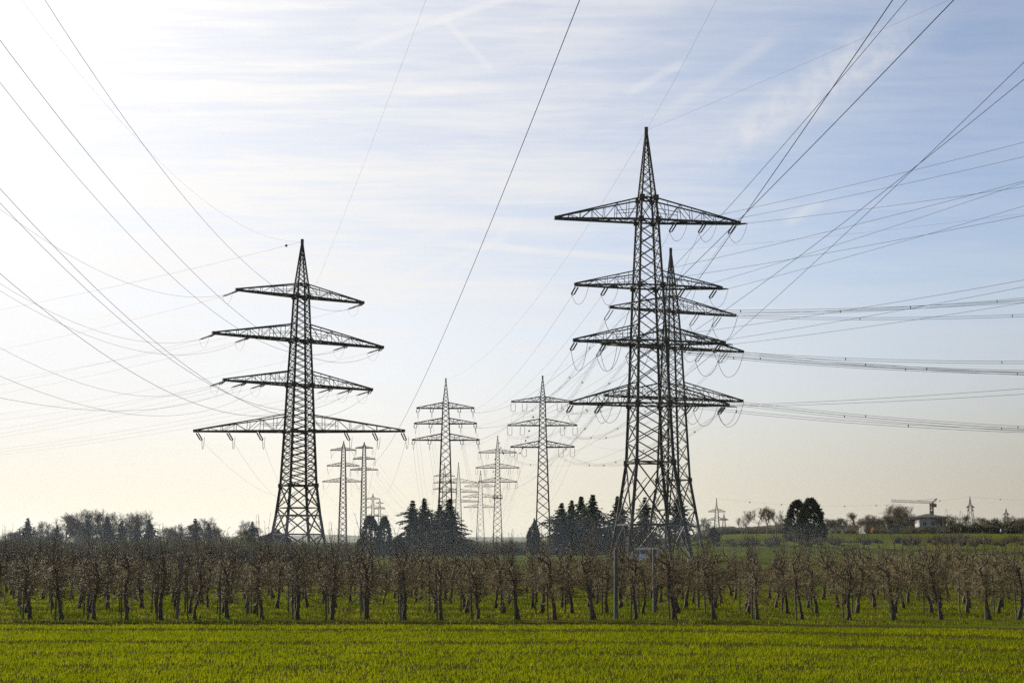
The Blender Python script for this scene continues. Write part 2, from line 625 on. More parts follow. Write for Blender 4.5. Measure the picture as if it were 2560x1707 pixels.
o = blades('cereal_crop', 400000, 0.44, (25.0, 46.2), 0.05, 0.14, 0.018, WHEAT, 5, keep_wheat, clump=0.06, lean=0.6)
tag(o, 'bright yellow-green cereal shoots covering the foreground field', 'crop', kind='stuff')


def keep_grass(x, y, rg):
    d = np.abs(((y - ROW0) / ROWSTEP + 0.5) % 1.0 - 0.5) * ROWSTEP
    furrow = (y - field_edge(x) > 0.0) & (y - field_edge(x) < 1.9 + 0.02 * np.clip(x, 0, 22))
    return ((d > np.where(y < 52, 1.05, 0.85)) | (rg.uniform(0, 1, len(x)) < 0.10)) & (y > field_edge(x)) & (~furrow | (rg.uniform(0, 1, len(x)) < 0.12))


o = blades('grass', 260000, 0.44, (42.0, 86.0), 0.05, 0.16, 0.024, GRASSM, 6, keep_grass, clump=0.12, lean=0.7)
tag(o, 'green grass growing between the orchard rows', 'grass', kind='stuff')


# ------------------------------------------------------------------ lattice pylons
def lerp(a, b, t):
    return a + (b - a) * t


class Tower:
    """A lattice pylon standing at a point; lengths in metres."""
    def __init__(self, name, label, loc, rot, group=None):
        self.loc = Vector(loc)
        self.rot = rot
        self.root = thing(name, loc, label, 'pylon', 0.0, group)
        self.att = {}

    def half(self, z):
        lv = self.levels
        if z <= lv[0][0]:
            return lv[0][1]
        for (z0, h0), (z1, h1) in zip(lv, lv[1:]):
            if z <= z1:
                return lerp(h0, h1, (z - z0) / (z1 - z0))
        return lv[-1][1]

    def corner(self, k, z, extra=0.0):
        h = self.half(z) + extra
        sx, sy = ((-1, -1), (1, -1), (1, 1), (-1, 1))[k % 4]
        c, s = math.cos(self.rot), math.sin(self.rot)
        return Vector((sx * h * c - sy * h * s, sx * h * s + sy * h * c, z))

    def body(self, levels, panels, leg, brace, style, rings=(), peak=None, mat=STEEL_PAINT, feet=True, plates=False):
        """panels: (z0, z1, count, style); rings: heights with horizontal bars."""
        self.levels = levels
        mb = MB()
        for k in range(4):
            for (z0, _), (z1, _) in zip(levels, levels[1:]):
                t = z1 / levels[-1][0]
                mb.bar(self.corner(k, z0), self.corner(k, z1), leg * lerp(1.25, 0.75, t))
        for z0, z1, n, st in panels:
            # panel heights shrink with the width of the tower
            edges = [z0]
            tot = 0
            hs = []
            for j in range(n):
                zz = lerp(z0, z1, (j + 0.5) / n)
                hs.append(self.half(zz))
            s = sum(hs)
            for h in hs:
                edges.append(edges[-1] + (z1 - z0) * h / s)
            for j in range(n):
                a, b = edges[j], edges[j + 1]
                for k in range(4):
                    A0, B0, A1, B1 = self.corner(k, a), self.corner(k + 1, a), self.corner(k, b), self.corner(k + 1, b)
                    w = brace * lerp(1.1, 0.7, b / levels[-1][0])
                    if st == 'X':
                        mb.bar(A0, B1, w)
                        mb.bar(B0, A1, w)
                    elif st == 'Z':
                        if (j + k) % 2:
                            mb.bar(A0, B1, w)
                        else:
                            mb.bar(B0, A1, w)
                    elif st == 'K':
                        M1 = (A1 + B1) / 2
                        mb.bar(A0, M1, w * 1.2)
                        mb.bar(B0, M1, w * 1.2)
                        Am, Bm = (A0 + A1) / 2, (B0 + B1) / 2
                        Ka, Kb = (A0 + M1) / 2, (B0 + M1) / 2
                        mb.bar(Am, Ka, w * .6)
                        mb.bar(Bm, Kb, w * .6)
                        mb.bar(A1, Ka, w * .6)
                        mb.bar(B1, Kb, w * .6)
                        mb.bar(A1, B1, w)
                    elif st == 'D':
                        # diamond panels with secondary bracing
                        mb.bar(A0, B1, w * 1.2)
                        mb.bar(B0, A1, w * 1.2)
                        Cc = (A0 + B1 + B0 + A1) / 4
                        for P, Q in ((A0, A1), (B0, B1)):
                            m1 = lerp(P, Q, 0.5)
                            q1 = lerp(P, Cc, 0.5)
                            q2 = lerp(Q, Cc, 0.5)
                            mb.bar(m1, q1, w * .6)
                            mb.bar(m1, q2, w * .6)
                        mb.bar(A1, B1, w)
        for z in rings:
            for k in range(4):
                mb.bar(self.corner(k, z), self.corner(k + 1, z), brace * 1.5)
            mb.bar(self.corner(0, z), self.corner(2, z), brace * 0.8)
        if plates:
            for z in plates:
                for k in range(4):
                    mb.box(self.corner(k, z), (leg * 1.9,) * 3)
        mb.build('tower_body', mat, self.root)
        if peak:
            zt, n = peak
            zb, hb = levels[-1]
            pk = MB()
            top = Vector((0, 0, zt))
            for k in range(4):
                c0 = self.corner(k, zb)
                c1 = lerp(c0, top, 0.97)
                c1.x += (c0.x) * 0.05
                c1.y += (c0.y) * 0.05
                pk.bar(c0, c1, leg * 0.6)
            for j in range(n):
                t0, t1 = 1 - (1 - j / n) ** 1.0, (j + 1) / n
                t0, t1 = t0 * .95, t1 * .95
                for k in range(4):
                    A0, B1 = lerp(self.corner(k, zb), top, t0), lerp(self.corner(k + 1, zb), top, t1)
                    B0, A1 = lerp(self.corner(k + 1, zb), top, t0), lerp(self.corner(k, zb), top, t1)
                    pk.bar(A0, B1, brace * .55)
                    if leg > 0.2:
                        pk.bar(B0, A1, brace * .55)
            pk.box(top, (leg * 1.3, leg * 1.3, leg * 2.2))
            pk.build('peak', mat, self.root)
            self.att['top'] = self.loc + top
        if feet:
            for k in range(4):
                c = self.corner(k, 0)
                ft = MB()
                ft.prism(c + Vector((0, 0, -1.5)), c + Vector((0, 0, 0.45)), leg * 2.4, leg * 1.9, 8)
                ft.build('footing', CONCRETE, self.root)

    def arm(self, key, zb, zt, left, right, rot=None, w=0.16, n=6, mat=STEEL_PAINT, ends=True, detail=True, tipw=1.0):
        """Two cantilevers; negative side of the arm axis is the left one."""
        rot = self.rot if rot is None else rot
        a = Vector((math.cos(rot), math.sin(rot), 0))
        b = Vector((-math.sin(rot), math.cos(rot), 0))
        hw = self.half(zb)
        mb = MB()
        for sgn, L in ((-1, left), (1, right)):
            if L <= 0:
                continue
            r0 = hw * 0.98
            tip = a * (sgn * L) + Vector((0, 0, zb))
            for s in (-1, 1):
                B0 = a * (sgn * r0) + b * (s * hw) + Vector((0, 0, zb))
                T0 = a * (sgn * self.half(zt) * 0.98) + b * (s * self.half(zt)) + Vector((0, 0, zt))
                Be = tip + b * (s * 0.18 * tipw)
                Te = tip + b * (s * 0.12 * tipw) + Vector((0, 0, 0.28 * tipw))
                mb.bar(B0, Be, w * 1.55)
                mb.bar(T0, Te, w * .95)
                pts = [(lerp(B0, Be, j / n), lerp(T0, Te, j / n)) for j in range(n + 1)]
                for j in range(n):
                    if j:
                        mb.bar(pts[j][0], pts[j][1], w * .45)
                    if detail:
                        if j % 2:
                            mb.bar(pts[j][0], pts[j + 1][1], w * .42)
                        else:
                            mb.bar(pts[j][1], pts[j + 1][0], w * .42)
                if detail and n >= 5:
                    mb.bar(lerp(*pts[1], 0.5), lerp(*pts[0], 0.5), w * .4)
                    mb.bar(lerp(*pts[2], 0.5), lerp(*pts[1], 0.5), w * .4)
            B = [(lerp(a * (sgn * r0) + b * (-hw) + Vector((0, 0, zb)), tip + b * -.18, j / n),
                  lerp(a * (sgn * r0) + b * hw + Vector((0, 0, zb)), tip + b * .18, j / n)) for j in range(n + 1)]
            for j in range(n):
                mb.bar(B[j][j % 2], B[j + 1][1 - j % 2], w * .6)
                if j:
                    mb.bar(B[j][0], B[j][1], w * .6)
            if ends:
                mb.box(tip + Vector((0, 0, 0.1)), (w * 3.2, w * 3.2, w * 2.6), Matrix.Rotation(rot, 3, 'Z'))
        mb.build('crossarm', mat, self.root)
        self.att[key] = (zb, a, left, right)

    def arm_point(self, key, f):
        zb, a, L, Rr = self.att[key]
        return Vector((0, 0, zb)) + a * (f * (Rr if f > 0 else L))

    def string(self, key, f, vec, r=0.13, double=0.5, jumper=None, discs=9):
        """Insulator set hanging from arm position f along vec; returns the world point of its live end."""
        p = self.arm_point(key, f) + Vector((0, 0, -0.15))
        d = Vector(vec)
        e = p + d
        u = d.normalized()
        side = u.cross(Vector((0, 0, 1)))
        if side.length < 0.1:
            side = self.att[key][1].copy()
        side.normalize()
        mb = MB()
        for s in ((-1, 1) if double else (0,)):
            o = side * (s * double / 2)
            pts, rad = [], []
            q0, q1 = p + o + u * (d.length * 0.12), e + o - u * (d.length * 0.12)
            for j in range(discs):
                for rr, dt in ((r * 0.45, 0.0), (r, 0.3), (r, 0.6), (r * 0.45, 0.9)):
                    pts.append(lerp(q0, q1, (j + dt) / discs))
                    rad.append(rr)
            mb.tube(pts, rad, 6)
            mb.bar(p + o * 0.5, q0, r * 0.5)
            mb.bar(q1, e + o * 0.3, r * 0.5)
        if double:
            mb.bar(lerp(p, e, .9) - side * double / 2, lerp(p, e, .9) + side * double / 2, r * .8)
        io = mb.build('insulator', GLASSY, self.root)
        if jumper is not None:
            q = Vector(jumper[0]) + p
            sag = jumper[1]
            mj = MB()
            pts = []
            for j in range(13):
                t = j / 12
                s_ = 1 - (2 * t - 1) ** 2
                pts.append(lerp(e, q, t) + Vector((0, 0, -sag * (1 - (abs(2 * t - 1)) ** 2.4))))
            mj.tube(pts, jumper[2] if len(jumper) > 2 else 0.035, 4)
            mj.build('jumper_loop', CABLE, io)
        return self.loc + e


# ------------------------------------------------------------------ wires
WIRES = []


def wire_mesh(pts, r, sides=4):
    mb = MB()
    mb.tube(pts, r, sides)
    return mb


def span(A, B, sag, n=28, ext=0.0):
    A, B = Vector(A), Vector(B)
    pts = []
    for j in range(n + 1):
        t = j / n * (1 + ext)
        p = lerp(A, B, t)
        p.z -= sag * 4 * t * (1 - t)
        pts.append(p)
    return pts


def wire(A, B, sag, r, label, group=None, name='conductor_wire', ext=0.0, n=28, pair=0.0, spacers=()):
    A, B = Vector(A), Vector(B)
    pts = span(A, B, sag, n, ext)
    mb = MB()
    sps = []
    h = Vector((B.x - A.x, B.y - A.y, 0)).normalized()
    side = Vector((-h.y, h.x, 0))
    if pair:
        for s in (-1, 1):
            mb.tube([p + side * (s * pair / 2) for p in pts], r, 4)
            mb.tube([p + side * (s * pair / 2) - Vector((0, 0, pair)) for p in pts], r, 4)
        for t in spacers:
            sp = MB()
            p = lerp(A, B, t)
            p.z -= sag * 4 * t * (1 - t)
            for a_, b_ in (((-.5, 0), (.5, -1)), ((.5, 0), (-.5, -1))):
                sp.bar(p + side * (a_[0] * pair) + Vector((0, 0, a_[1] * pair)), p + side * (b_[0] * pair) + Vector((0, 0, b_[1] * pair)), 0.09)
            sps.append(sp)
    else:
        mb.tube(pts, r, 4)
    o = mb.build(name, CABLE)
    tag(o, label, 'power cable', group)
    for sp in sps:
        sp.build('spacer', CABLE, o)
    return o, pts


def wire_px(A, pxs, r, label, group=None, heading=None, depth=None, name='conductor_wire', ext=25.0, cmin=0.0002, zmax=75, n=40, c=None):
    """A wire from attachment A whose run (a parabola in a vertical plane) passes sight lines toward the camera's side.
    heading: plan direction of the run; or depth of the last sighting."""
    A = Vector(A)
    if heading is None and depth != 'auto':
        B = PX(*pxs[-1], depth)
        h = Vector((B.x - A.x, B.y - A.y, 0)).normalized()
    elif heading is not None:
        h = Vector((heading[0], heading[1], 0)).normalized()
    def fit(h):
        S, Z, K = [], [], []
        for u, v in pxs:
            rx, rz = ray(u, v)
            # A.x + s h.x = rx (A.y + s h.y)
            s = (rx * A.y - A.x) / (h.x - rx * h.y)
            S.append(s)
            Z.append(CAM_Z + rz * (A.y + s * h.y))
            K.append(A.y + s * h.y)
        S, Z, K = np.array(S), np.array(Z), np.array(K)
        if len(S) == 1 or c_fix is not None:
            cc = 0.0004 if c_fix is None else c_fix
            bb = (Z[-1] - A.z - cc * S[-1] ** 2) / S[-1]
        else:
            Wt = 1.0 / np.maximum(K, 5.0)
            M = np.stack([S, S * S], 1) * Wt[:, None]
            (bb, cc), *_ = np.linalg.lstsq(M, (Z - A.z) * Wt, rcond=None)
            if cc < cmin:
                cc = cmin
                bb = float(np.sum((Z - A.z - cc * S * S) * S * Wt ** 2) / np.sum((S * Wt) ** 2))
        err = float(np.max(np.abs(A.z + bb * S + cc * S * S - Z) / np.maximum(K, 5.0))) * F
        if np.any(S < 0) or np.any(K < 8):
            err += 1e4
        return err, bb, cc, S, Z
    c_fix = c
    if heading is None and depth == 'auto':
        best = None
        for D in list(range(30, 160, 4)):
            B = PX(*pxs[-1], D)
            hh = Vector((B.x - A.x, B.y - A.y, 0)).normalized()
            r_ = fit(hh)
            if best is None or r_[0] < best[0][0]:
                best = (r_, hh, D)
        (err, b, c, S, Z), h, D = best
        print('auto depth', D)
    else:
        err, b, c, S, Z = fit(h)
    smax = S[-1] + ext
    pts = []
    for j in range(n + 1):
        s = smax * j / n
        z = A.z + b * s + c * s * s
        pts.append(Vector((A.x + h.x * s, A.y + h.y * s, z)))
    print('wire', label[:60], 's=%.0f zend=%.1f b=%.3f c=%.5f err=%.1f' % (S[-1], Z[-1], b, c, err))
    mb = MB()
    mb.tube(pts, r, 4)
    o = mb.build(name, CABLE)
    tag(o, label, 'power cable', group)
    return o, pts


# ================================================================== the big pylons
def zat(u, v, D):
    return PX(u, v, D).z


def base(u, v, D):
    p = PX(u, v, D)
    return Vector((p.x, D, gz(p.x, D)))


def heights(u, D, g, vs):
    return [zat(u, v, D) - g for v in vs]


# ---- left pylon: upper three arms turned 30 degrees, lowest arm square to the view
DL = 240.0
bL = base(750, 960, DL)
k_ = DL / F / 1.381
hs = heights(750, DL, bL.z, (1335, 1288, 1213.5, 1078, 963, 852, 742, 711.6, 604))
PL = Tower('lattice_pylon', 'tall dark pylon with four arms, standing alone left of the photo centre', bL, R(31))
ho = [67, 58, 47.4, 39.4, 33.7, 27, 20.6, 18.2]
lv = [(0, 76 * k_)] + [(hs[i], ho[i] * k_) for i in range(8)]
PL.body(lv, [(0, hs[0], 1, 'D'), (hs[0], hs[2], 2, 'D'), (hs[2], hs[3], 8, 'X'), (hs[3], hs[4], 7, 'X'), (hs[4], hs[5], 7, 'X'),
             (hs[5], hs[6], 7, 'X'), (hs[6], hs[7], 2, 'X')], 0.40, 0.165, 'X', rings=(hs[0], hs[1], hs[2], hs[3], hs[4], hs[5], hs[6], hs[7]),
        peak=(hs[8], 9), plates=(hs[2], hs[3], hs[4], hs[5], hs[6]))
hr = heights(750, DL, bL.z, (1037, 928.5, 812))
PL.arm('4', hs[3], hr[0], 19.6, 19.6, rot=0.0, w=0.20, n=7)
PL.arm('3', hs[4], hr[1], 14.65, 14.7, w=0.20, n=7)
PL.arm('2', hs[5], hr[2], 16.8, 16.9, w=0.22, n=7)
PL.arm('1', hs[6], hs[7], 12.6, 12.65, w=0.20, n=5)
OUT_L = Vector((-0.89, 0.457, 0)).normalized()
IN_L = Vector((-0.05, -1.0, 0)).normalized()
pl_in, pl_out = {}, {}
for arm, fr in (('1', (-1.0, 1.0)), ('2', (-1.0, -0.6, 0.57, 1.0)), ('3', (-1.0, -.72, -.47, .45, .72, 1.0))):
    for f in fr:
        din = IN_L * 3.2 + Vector((0, 0, -1.0))
        dout = OUT_L * 3.4 + Vector((0, 0, -0.75))
        pl_in[(arm, f)] = PL.string(arm, f, din, r=0.10, double=0.4, jumper=(dout, 1.7, 0.018))
        pl_out[(arm, f)] = PL.string(arm, f, dout, r=0.10, double=0.4)
pl_low = {}
for f in (-.985, -.69, -.40, .44, .71, .985):
    d = Vector((0.08, 1, 0)).normalized() * 1.6 + Vector((0.5, 0, -1.5))
    pl_low[f] = PL.string('4', f, d, r=0.14, double=0.5, jumper=(Vector((1.2, 1.2, -0.8)), 1.9, 0.04))

# ---- right pylon in front
DR = 178.0
bR = base(1622, 960, DR)
hs = heights(1622, DR, bR.z, (1311, 1156, 1011, 855.5, 717, 553, 498, 326))
hR = hs
PR = Tower('lattice_pylon', 'tallest pylon, front one of the two overlapping pylons right of the photo centre', bR, R(11))
PR.body([(0, 4.55), (hs[0], 3.75), (hs[1], 2.62), (hs[2], 2.3), (hs[3], 2.0), (hs[4], 1.69), (hs[5], 1.25), (hs[6], 1.03)],
        [(0, hs[0], 1, 'K'), (hs[0], hs[1], 1, 'D'), (hs[1], hs[2], 3, 'X'), (hs[2], hs[3], 3, 'X'), (hs[3], hs[4], 3, 'X'),
         (hs[4], hs[5], 5, 'X'), (hs[5], hs[6], 1, 'X')], 0.38, 0.145, 'X', rings=(hs[0], hs[1], hs[2], hs[3], hs[4], hs[5], hs[6]),
        peak=(hs[7], 9), plates=(hs[1], hs[2], hs[3], hs[4], hs[5], hs[6]), mat=STEEL)
hr = heights(1622, DR, bR.z, (960, 816, 681))
PR.arm('4', hs[2], hr[0], 11.1, 11.3, rot=R(7), w=0.16, n=7, mat=STEEL)
PR.arm('3', hs[3], hr[1], 10.5, 10.9, rot=R(7), w=0.16, n=6, mat=STEEL)
PR.arm('2', hs[4], hr[2], 10.3, 10.6, rot=R(7), w=0.15, n=6, mat=STEEL)
PR.arm('1', hs[5], hs[6], 13.0, 13.3, rot=R(6.4), w=0.18, n=7, mat=STEEL)
RIGHT_R = Vector((0.72, -0.69, 0)).normalized()
BACK_R = Vector((-0.22, 1, 0)).normalized()
r_right, r_back = {}, {}
for arm, fr in (('1', (.31, .63, .96)), ('2', (-.98, -.57, .49, .93)), ('3', (-.98, -.58, .53, .95)), ('4', (-.98, -.62, .53, .96))):
    for f in fr:
        db = BACK_R * 1.6 + Vector((-0.30, 0, -1.0))
        dr = RIGHT_R * 2.0 + Vector((0.1, 0, -0.15))
        big = arm == '3' and f < 0
        r_back[(arm, f)] = PR.string(arm, f, db, r=0.12, double=0.45, jumper=(dr, 3.4 if big else 1.9, 0.03))
        r_right[(arm, f)] = PR.string(arm, f, dr, r=0.10, double=0.4)

# ---- pylon behind it
D2 = 251.0
b2 = base(1680, 900, D2)
P2 = Tower('lattice_pylon', 'slimmer pylon half hidden behind the tallest one, three long arms to the right', b2, R(20))
hs = heights(1680, D2, b2.z, (1200, 996, 870, 779, 742, 626))
h2 = hs
q = D2 / F / 1.33
P2.body([(0, 68 * q), (hs[0], 40 * q), (hs[1], 30 * q), (hs[2], 24 * q), (hs[3], 17.5 * q), (hs[4], 14 * q)],
        [(0, hs[0], 2, 'D'), (hs[0], hs[1], 5, 'X'), (hs[1], hs[2], 5, 'X'), (hs[2], hs[3], 5, 'X'), (hs[3], hs[4], 2, 'X')],
        0.42, 0.15, 'X', rings=(hs[0], hs[1], hs[2], hs[3], hs[4]), peak=(hs[5], 8), plates=(hs[0], hs[1], hs[2], hs[3]), mat=STEEL)
hr = heights(1680, D2, b2.z, (956, 825))
P2.arm('3', hs[1], hr[0], 14.5, 15.5, rot=R(20), w=0.2, n=6, mat=STEEL)
P2.arm('2', hs[2], hr[1], 15.0, 15.8, rot=R(20), w=0.2, n=6, mat=STEEL)
P2.arm('1', hs[3], hs[4], 13.2, 14.2, rot=R(20), w=0.2, n=6, mat=STEEL)
RIGHT_2 = Vector((0.86, -0.51, 0)).normalized()
BACK_2 = Vector((-0.30, 0.95, 0)).normalized()
r2_right, r2_back = {}, {}
for arm, fr in (('1', (-.97, .42, .78)), ('2', (-.97, -.55, .45, .78)), ('3', (-.97, .42, .78))):
    for f in fr:
        db = BACK_2 * 2.0 + Vector((-0.8, 0, -2.1))
        dr = RIGHT_2 * 3.6 + Vector((0, 0, -0.3))
        r2_back[(arm, f)] = P2.string(arm, f, db, r=0.12, double=0.8, jumper=(dr, 3.8, 0.045))
        r2_right[(arm, f)] = P2.string(arm, f, dr, r=0.13, double=0.6)


# ---- pylons farther back
def far_pylon(label, u, D, vtop, arms, body, group=None, leg=0.26, brace=0.11, rot=0.0, n_pan=16, hang=3.0, kind='susp', hangers=(-1, -.5, .5, 1),
              n=5, peak_v=None, mat=STEEL, double=0.9, dim=1.0, feet=False):
    """arms: (v of lower chord, v of upper root, left px, right px); body: (v, half width px) from the ground up."""
    b = base(u, arms[0][0], D)
    T = Tower('lattice_pylon', label, b, rot, group)
    lev = []
    gv = HORIZON + (CAM_Z - b.z) * F / D
    bl = [(gv, body[0][1] + (body[0][1] - body[-1][1]) * 0.12)] + list(body)
    bl = sorted(bl, key=lambda t: -t[0])
    for v, hw in bl:
        lev.append((max(0.0, zat(u, v, D) - b.z), hw * D / F))
    lev[0] = (0.0, lev[0][1])
    T.body(lev, [(lev[j][0], lev[j + 1][0], max(2, int(round((lev[j + 1][0] - lev[j][0]) / (lev[j][1] + lev[j + 1][1]) * 1.25))), 'Z' if dim < 1 else 'X') for j in range(len(lev) - 1)],
           leg, brace, 'X', rings=(), peak=(zat(u, vtop, D) - b.z, 6), mat=mat, feet=feet)
    pts = {}
    for i, (v, vr, l, r) in enumerate(arms):
        key = str(i)
        T.arm(key, zat(u, v, D) - b.z, zat(u, vr, D) - b.z, l * D / F, r * D / F, w=brace * 1.2, n=n, mat=mat, ends=D < 450, detail=True)
        for f in hangers:
            if kind == 'susp':
                pts[(i, f)] = T.string(key, f * 0.985, (0, 0, -hang), r=0.08, double=double, discs=5)
            elif kind == 'tension':
                pts[(i, f)] = T.string(key, f * 0.97, (0.2 * f, -1.0, -1.2), r=0.12, double=0.8, discs=5, jumper=(Vector((0, 1.6, -0.9)), 1.6, 0.04))
    T.hang = pts
    return T


c4 = lambda x, y: (780 + x / 3.136, 900 + y / 3.136)
PC = far_pylon('dark pylon with three short arms rising behind the middle clump of spruces', 1114, 373, 948,
               [(1100, 1084, 82, 83), (1059, 1045, 77, 76), (1020.5, 1006, 71, 69.5)],
               [(1249, 15.6), (1100, 10.6), (1059, 9.0), (1020.5, 7.6), (1006, 6.8)], kind='tension', leg=0.30, brace=0.15, mat=STEEL_PAINT, n=6)
PC2 = far_pylon('grey pylon with long hanging insulators, left of the tallest pylon, ringed by dark marker balls', 1357, 367, 942,
                [(1117.5, 1102, 79, 77), (1063.5, 1047, 86, 84), (1004.5, 991.5, 77, 71)],
                [(1300, 16.2), (1117, 9.9), (1063, 8.2), (1004.5, 6.6), (991, 5.8)], hang=2.8, hangers=(-.98, -.6, .6, .98), leg=0.34, brace=0.15, n=6, mat=STEEL_PAINT, double=1.3)
PC3 = far_pylon('faded grey pylon with a ring-shaped platform low on its shaft', 1244, 578, 1091,
                [(1204.5, 1194, 49, 49), (1169.5, 1158.5, 55, 54.5), (1131.5, 1122.5, 48, 48)],
                [(1334, 10.5), (1204, 6.2), (1169, 5.2), (1131, 4.4), (1122, 3.8)], double=1.0, hang=2.9, hangers=(-.98, -.55, .55, .98), leg=0.34, brace=0.16, n=5, mat=STEEL_PAINT)
# ring platform on that pylon
zp = zat(1244, 1245, 578) - PC3.loc.z
mb = MB()
wd = 11.5 * 578 / F
for s in (-1, 1):
    mb.bar((-wd, s * wd * .7, zp), (wd, s * wd * .7, zp), 0.35)
    mb.bar((s * wd, -wd * .7, zp), (s * wd, wd * .7, zp), 0.35)
    mb.bar((-wd, s * wd * .7, zp + 1.3), (wd, s * wd * .7, zp + 1.3), 0.15)
    mb.bar((s * wd, -wd * .7, zp + 1.3), (s * wd, wd * .7, zp + 1.3), 0.15)
    for t in (-1, 0, 1):
        mb.bar((t * wd, s * wd * .7, zp - .5), (t * wd, s * wd * .7, zp + 1.3), 0.2)
mb.build('platform', STEEL, PC3.root)
PC4 = far_pylon('faint pylon with four arms between the ring-platform pylon and the spruces', 1201, 862, 1177,
                [(1268, 1260, 42, 38), (1242, 1233, 45, 41), (1216, 1206, 40, 37)],
                [(1334, 9.4), (1268, 6.0), (1242, 5.2), (1216, 4.2), (1206, 3.8)], hang=3, kind='susp', hangers=(-.6, .6), leg=0.34, brace=0.16, n=5, dim=.9)
PC5 = far_pylon('faint pylon showing just right of the dark pylon behind the spruces', 1146, 771, 1157,
                [(1254, 1248, 51, 51), (1230, 1222, 48, 49), (1206, 1196, 46, 46)],
                [(1310, 8.2), (1254, 6.0), (1230, 5.0), (1206, 4.0), (1196, 3.4)], kind='', hangers=(), leg=0.34, brace=0.17, n=5, dim=.9)
PC6 = far_pylon('very faint pylon whose arms show either side of the dark pylon behind the spruces', 1111, 780, 1158,
                [(1223, 1217, 29, 30), (1207, 1201, 28, 29), (1190, 1184, 26.5, 26)],
                [(1310, 7), (1223, 4.4), (1207, 3.8), (1190, 3.2), (1184, 2.8)], kind='susp', hang=3, hangers=(-1, 1), leg=0.30, brace=0.14, n=4, dim=.9)
PS1 = far_pylon('slim pylon with slanting insulators, left of the pair beyond the left pylon', 858, 606, 1104,
                [(1204, 1194.5, 52, 46), (1164.5, 1155.5, 41.5, 40), (1125.5, 1118, 33, 31)],
                [(1346, 9.6), (1204, 6.6), (1164, 5.4), (1125, 4.4), (1118, 3.8)], kind='', hangers=(), leg=0.34, brace=0.17, n=5, mat=STEEL_PAINT)
PS2 = far_pylon('slim pylon with straight hanging insulators, right of the pair beyond the left pylon', 910, 608, 1106.5,
                [(1174.5, 1168.5, 35, 35), (1147.5, 1141, 28, 28), (1120, 1115, 22, 22)],
                [(1346, 7.2), (1174, 5.0), (1147, 4.2), (1120, 3.5), (1115, 3.2)], kind='susp', hang=3.0, hangers=(-.98, .98), leg=0.34, brace=0.16, n=5, mat=STEEL_PAINT, double=0.6)
for i in range(3):
    for f in (-.98, .98):
        sx = 1 if f < 0 else -1
        PS1.hang[(i, f)] = PS1.string(str(i), f, (sx * 0.7, -0.4, -4.2), r=0.09, double=0, discs=6)
        PS1.string(str(i), f * 0.62, (-sx * 2.4, -0.4, -4.0), r=0.06, double=0, discs=6)
PS3 = far_pylon('small faint pylon peeking over the dark clipped thujas', 932, 1290, 1234.5,
                [(1290, 1284, 17, 18), (1269, 1263, 17.5, 30), (1247, 1242, 17, 17.5)],
                [(1320, 4.6), (1290, 3.4), (1269, 2.7), (1247, 2.2), (1242, 2)], kind='', hangers=(), leg=0.5, brace=0.24, n=4, dim=.9)
PS4 = far_pylon('smallest faint pylon right behind the tip of the smaller thuja', 949, 1600, 1248,
                [(1289, 1284, 12, 22), (1272, 1268, 14, 14), (1258, 1254, 10, 10)],
                [(1320, 3.6), (1289, 2.8), (1272, 2.2), (1258, 1.8), (1254, 1.6)], kind='', hangers=(), leg=0.5, brace=0.25, n=3, dim=.9)
PF1 = far_pylon('broad-armed pale pylon on the hill right of the tallest pylon', 1792, 900, 1245.5,
                [(1299.5, 1292, 24, 26), (1279, 1270, 21, 22)],
                [(1322, 6.3), (1299.5, 4.6), (1279, 3.4), (1270, 2.0)], kind='', hangers=(), leg=0.34, brace=0.18, n=5, dim=.9)
PF2 = far_pylon('smaller pale pylon just right of the broad-armed one on the hill', 1810, 1200, 1283,
                [(1299, 1294, 11, 11)], [(1322, 4.2), (1299, 2.4), (1294, 2)], kind='', hangers=(), leg=0.45, brace=0.24, n=3, dim=.9)
PF3 = far_pylon('pale pylon right of the crane with two arms near its peak', 2425.5, 950, 1241.5,
                [(1268.5, 1261, 9.5, 10.5), (1276, 1272, 7, 8)],
                [(1312, 9.0), (1290, 6.0), (1268.5, 4.0), (1261, 2.4)], kind='', hangers=(), leg=0.34, brace=0.17, n=4, dim=.9)
PF4 = far_pylon('farthest right pale pylon, half sunk behind dark shrubs', 2515.5, 1300, 1271,
                [(1286, 1281, 8, 8)], [(1312, 5), (1286, 2.6), (1281, 2)], kind='', hangers=(), leg=0.45, brace=0.22, n=3, dim=.9)

# ================================================================== wires
RN = 0.021
side_name = lambda f: 'left' if f < 0 else 'right'
where = {-1.0: 'left tip', 1.0: 'right tip', -.6: 'inner left', .57: 'inner right', -.72: 'middle left', .72: 'middle right', -.47: 'inner left', .45: 'inner right'}
arm_name = {'1': 'top arm', '2': 'second arm', '3': 'third arm', '4': 'lowest arm'}
# incoming to the upper arms of the left pylon, from behind the camera's left
near_left = {
    ('1', -1.0): [(325, 711), (115, 600), (0, 524)],
    ('1', 1.0): [(727, 765), (561, 600), (398, 400), (107, 0)],
    ('2', -1.0): [(421, 861), (230, 820), (0, 710)],
    ('2', -.6): [(478, 891), (210, 830), (0, 729)],
    ('2', .57): [(719, 895), (628, 845), (354, 600), (0, 214)],
    ('2', 1.0): [(719, 885), (631, 814), (425, 600), (0, 108)],
    ('3', -1.0): [(459, 998), (230, 958), (0, 872)],
    ('3', -.72): [(478, 998), (329, 1031), (191, 1025), (0, 992)],
    ('3', -.47): [(574, 1017), (440, 1039), (230, 1011), (0, 943)],
    ('3', .45): [(612, 1053), (459, 983), (0, 686)],
    ('3', .72): [(708, 1032), (574, 987), (421, 887), (93, 600), (0, 513)],
    ('3', 1.0): [(681, 1046), (608, 1006), (421, 864), (126, 600), (0, 482)],
}
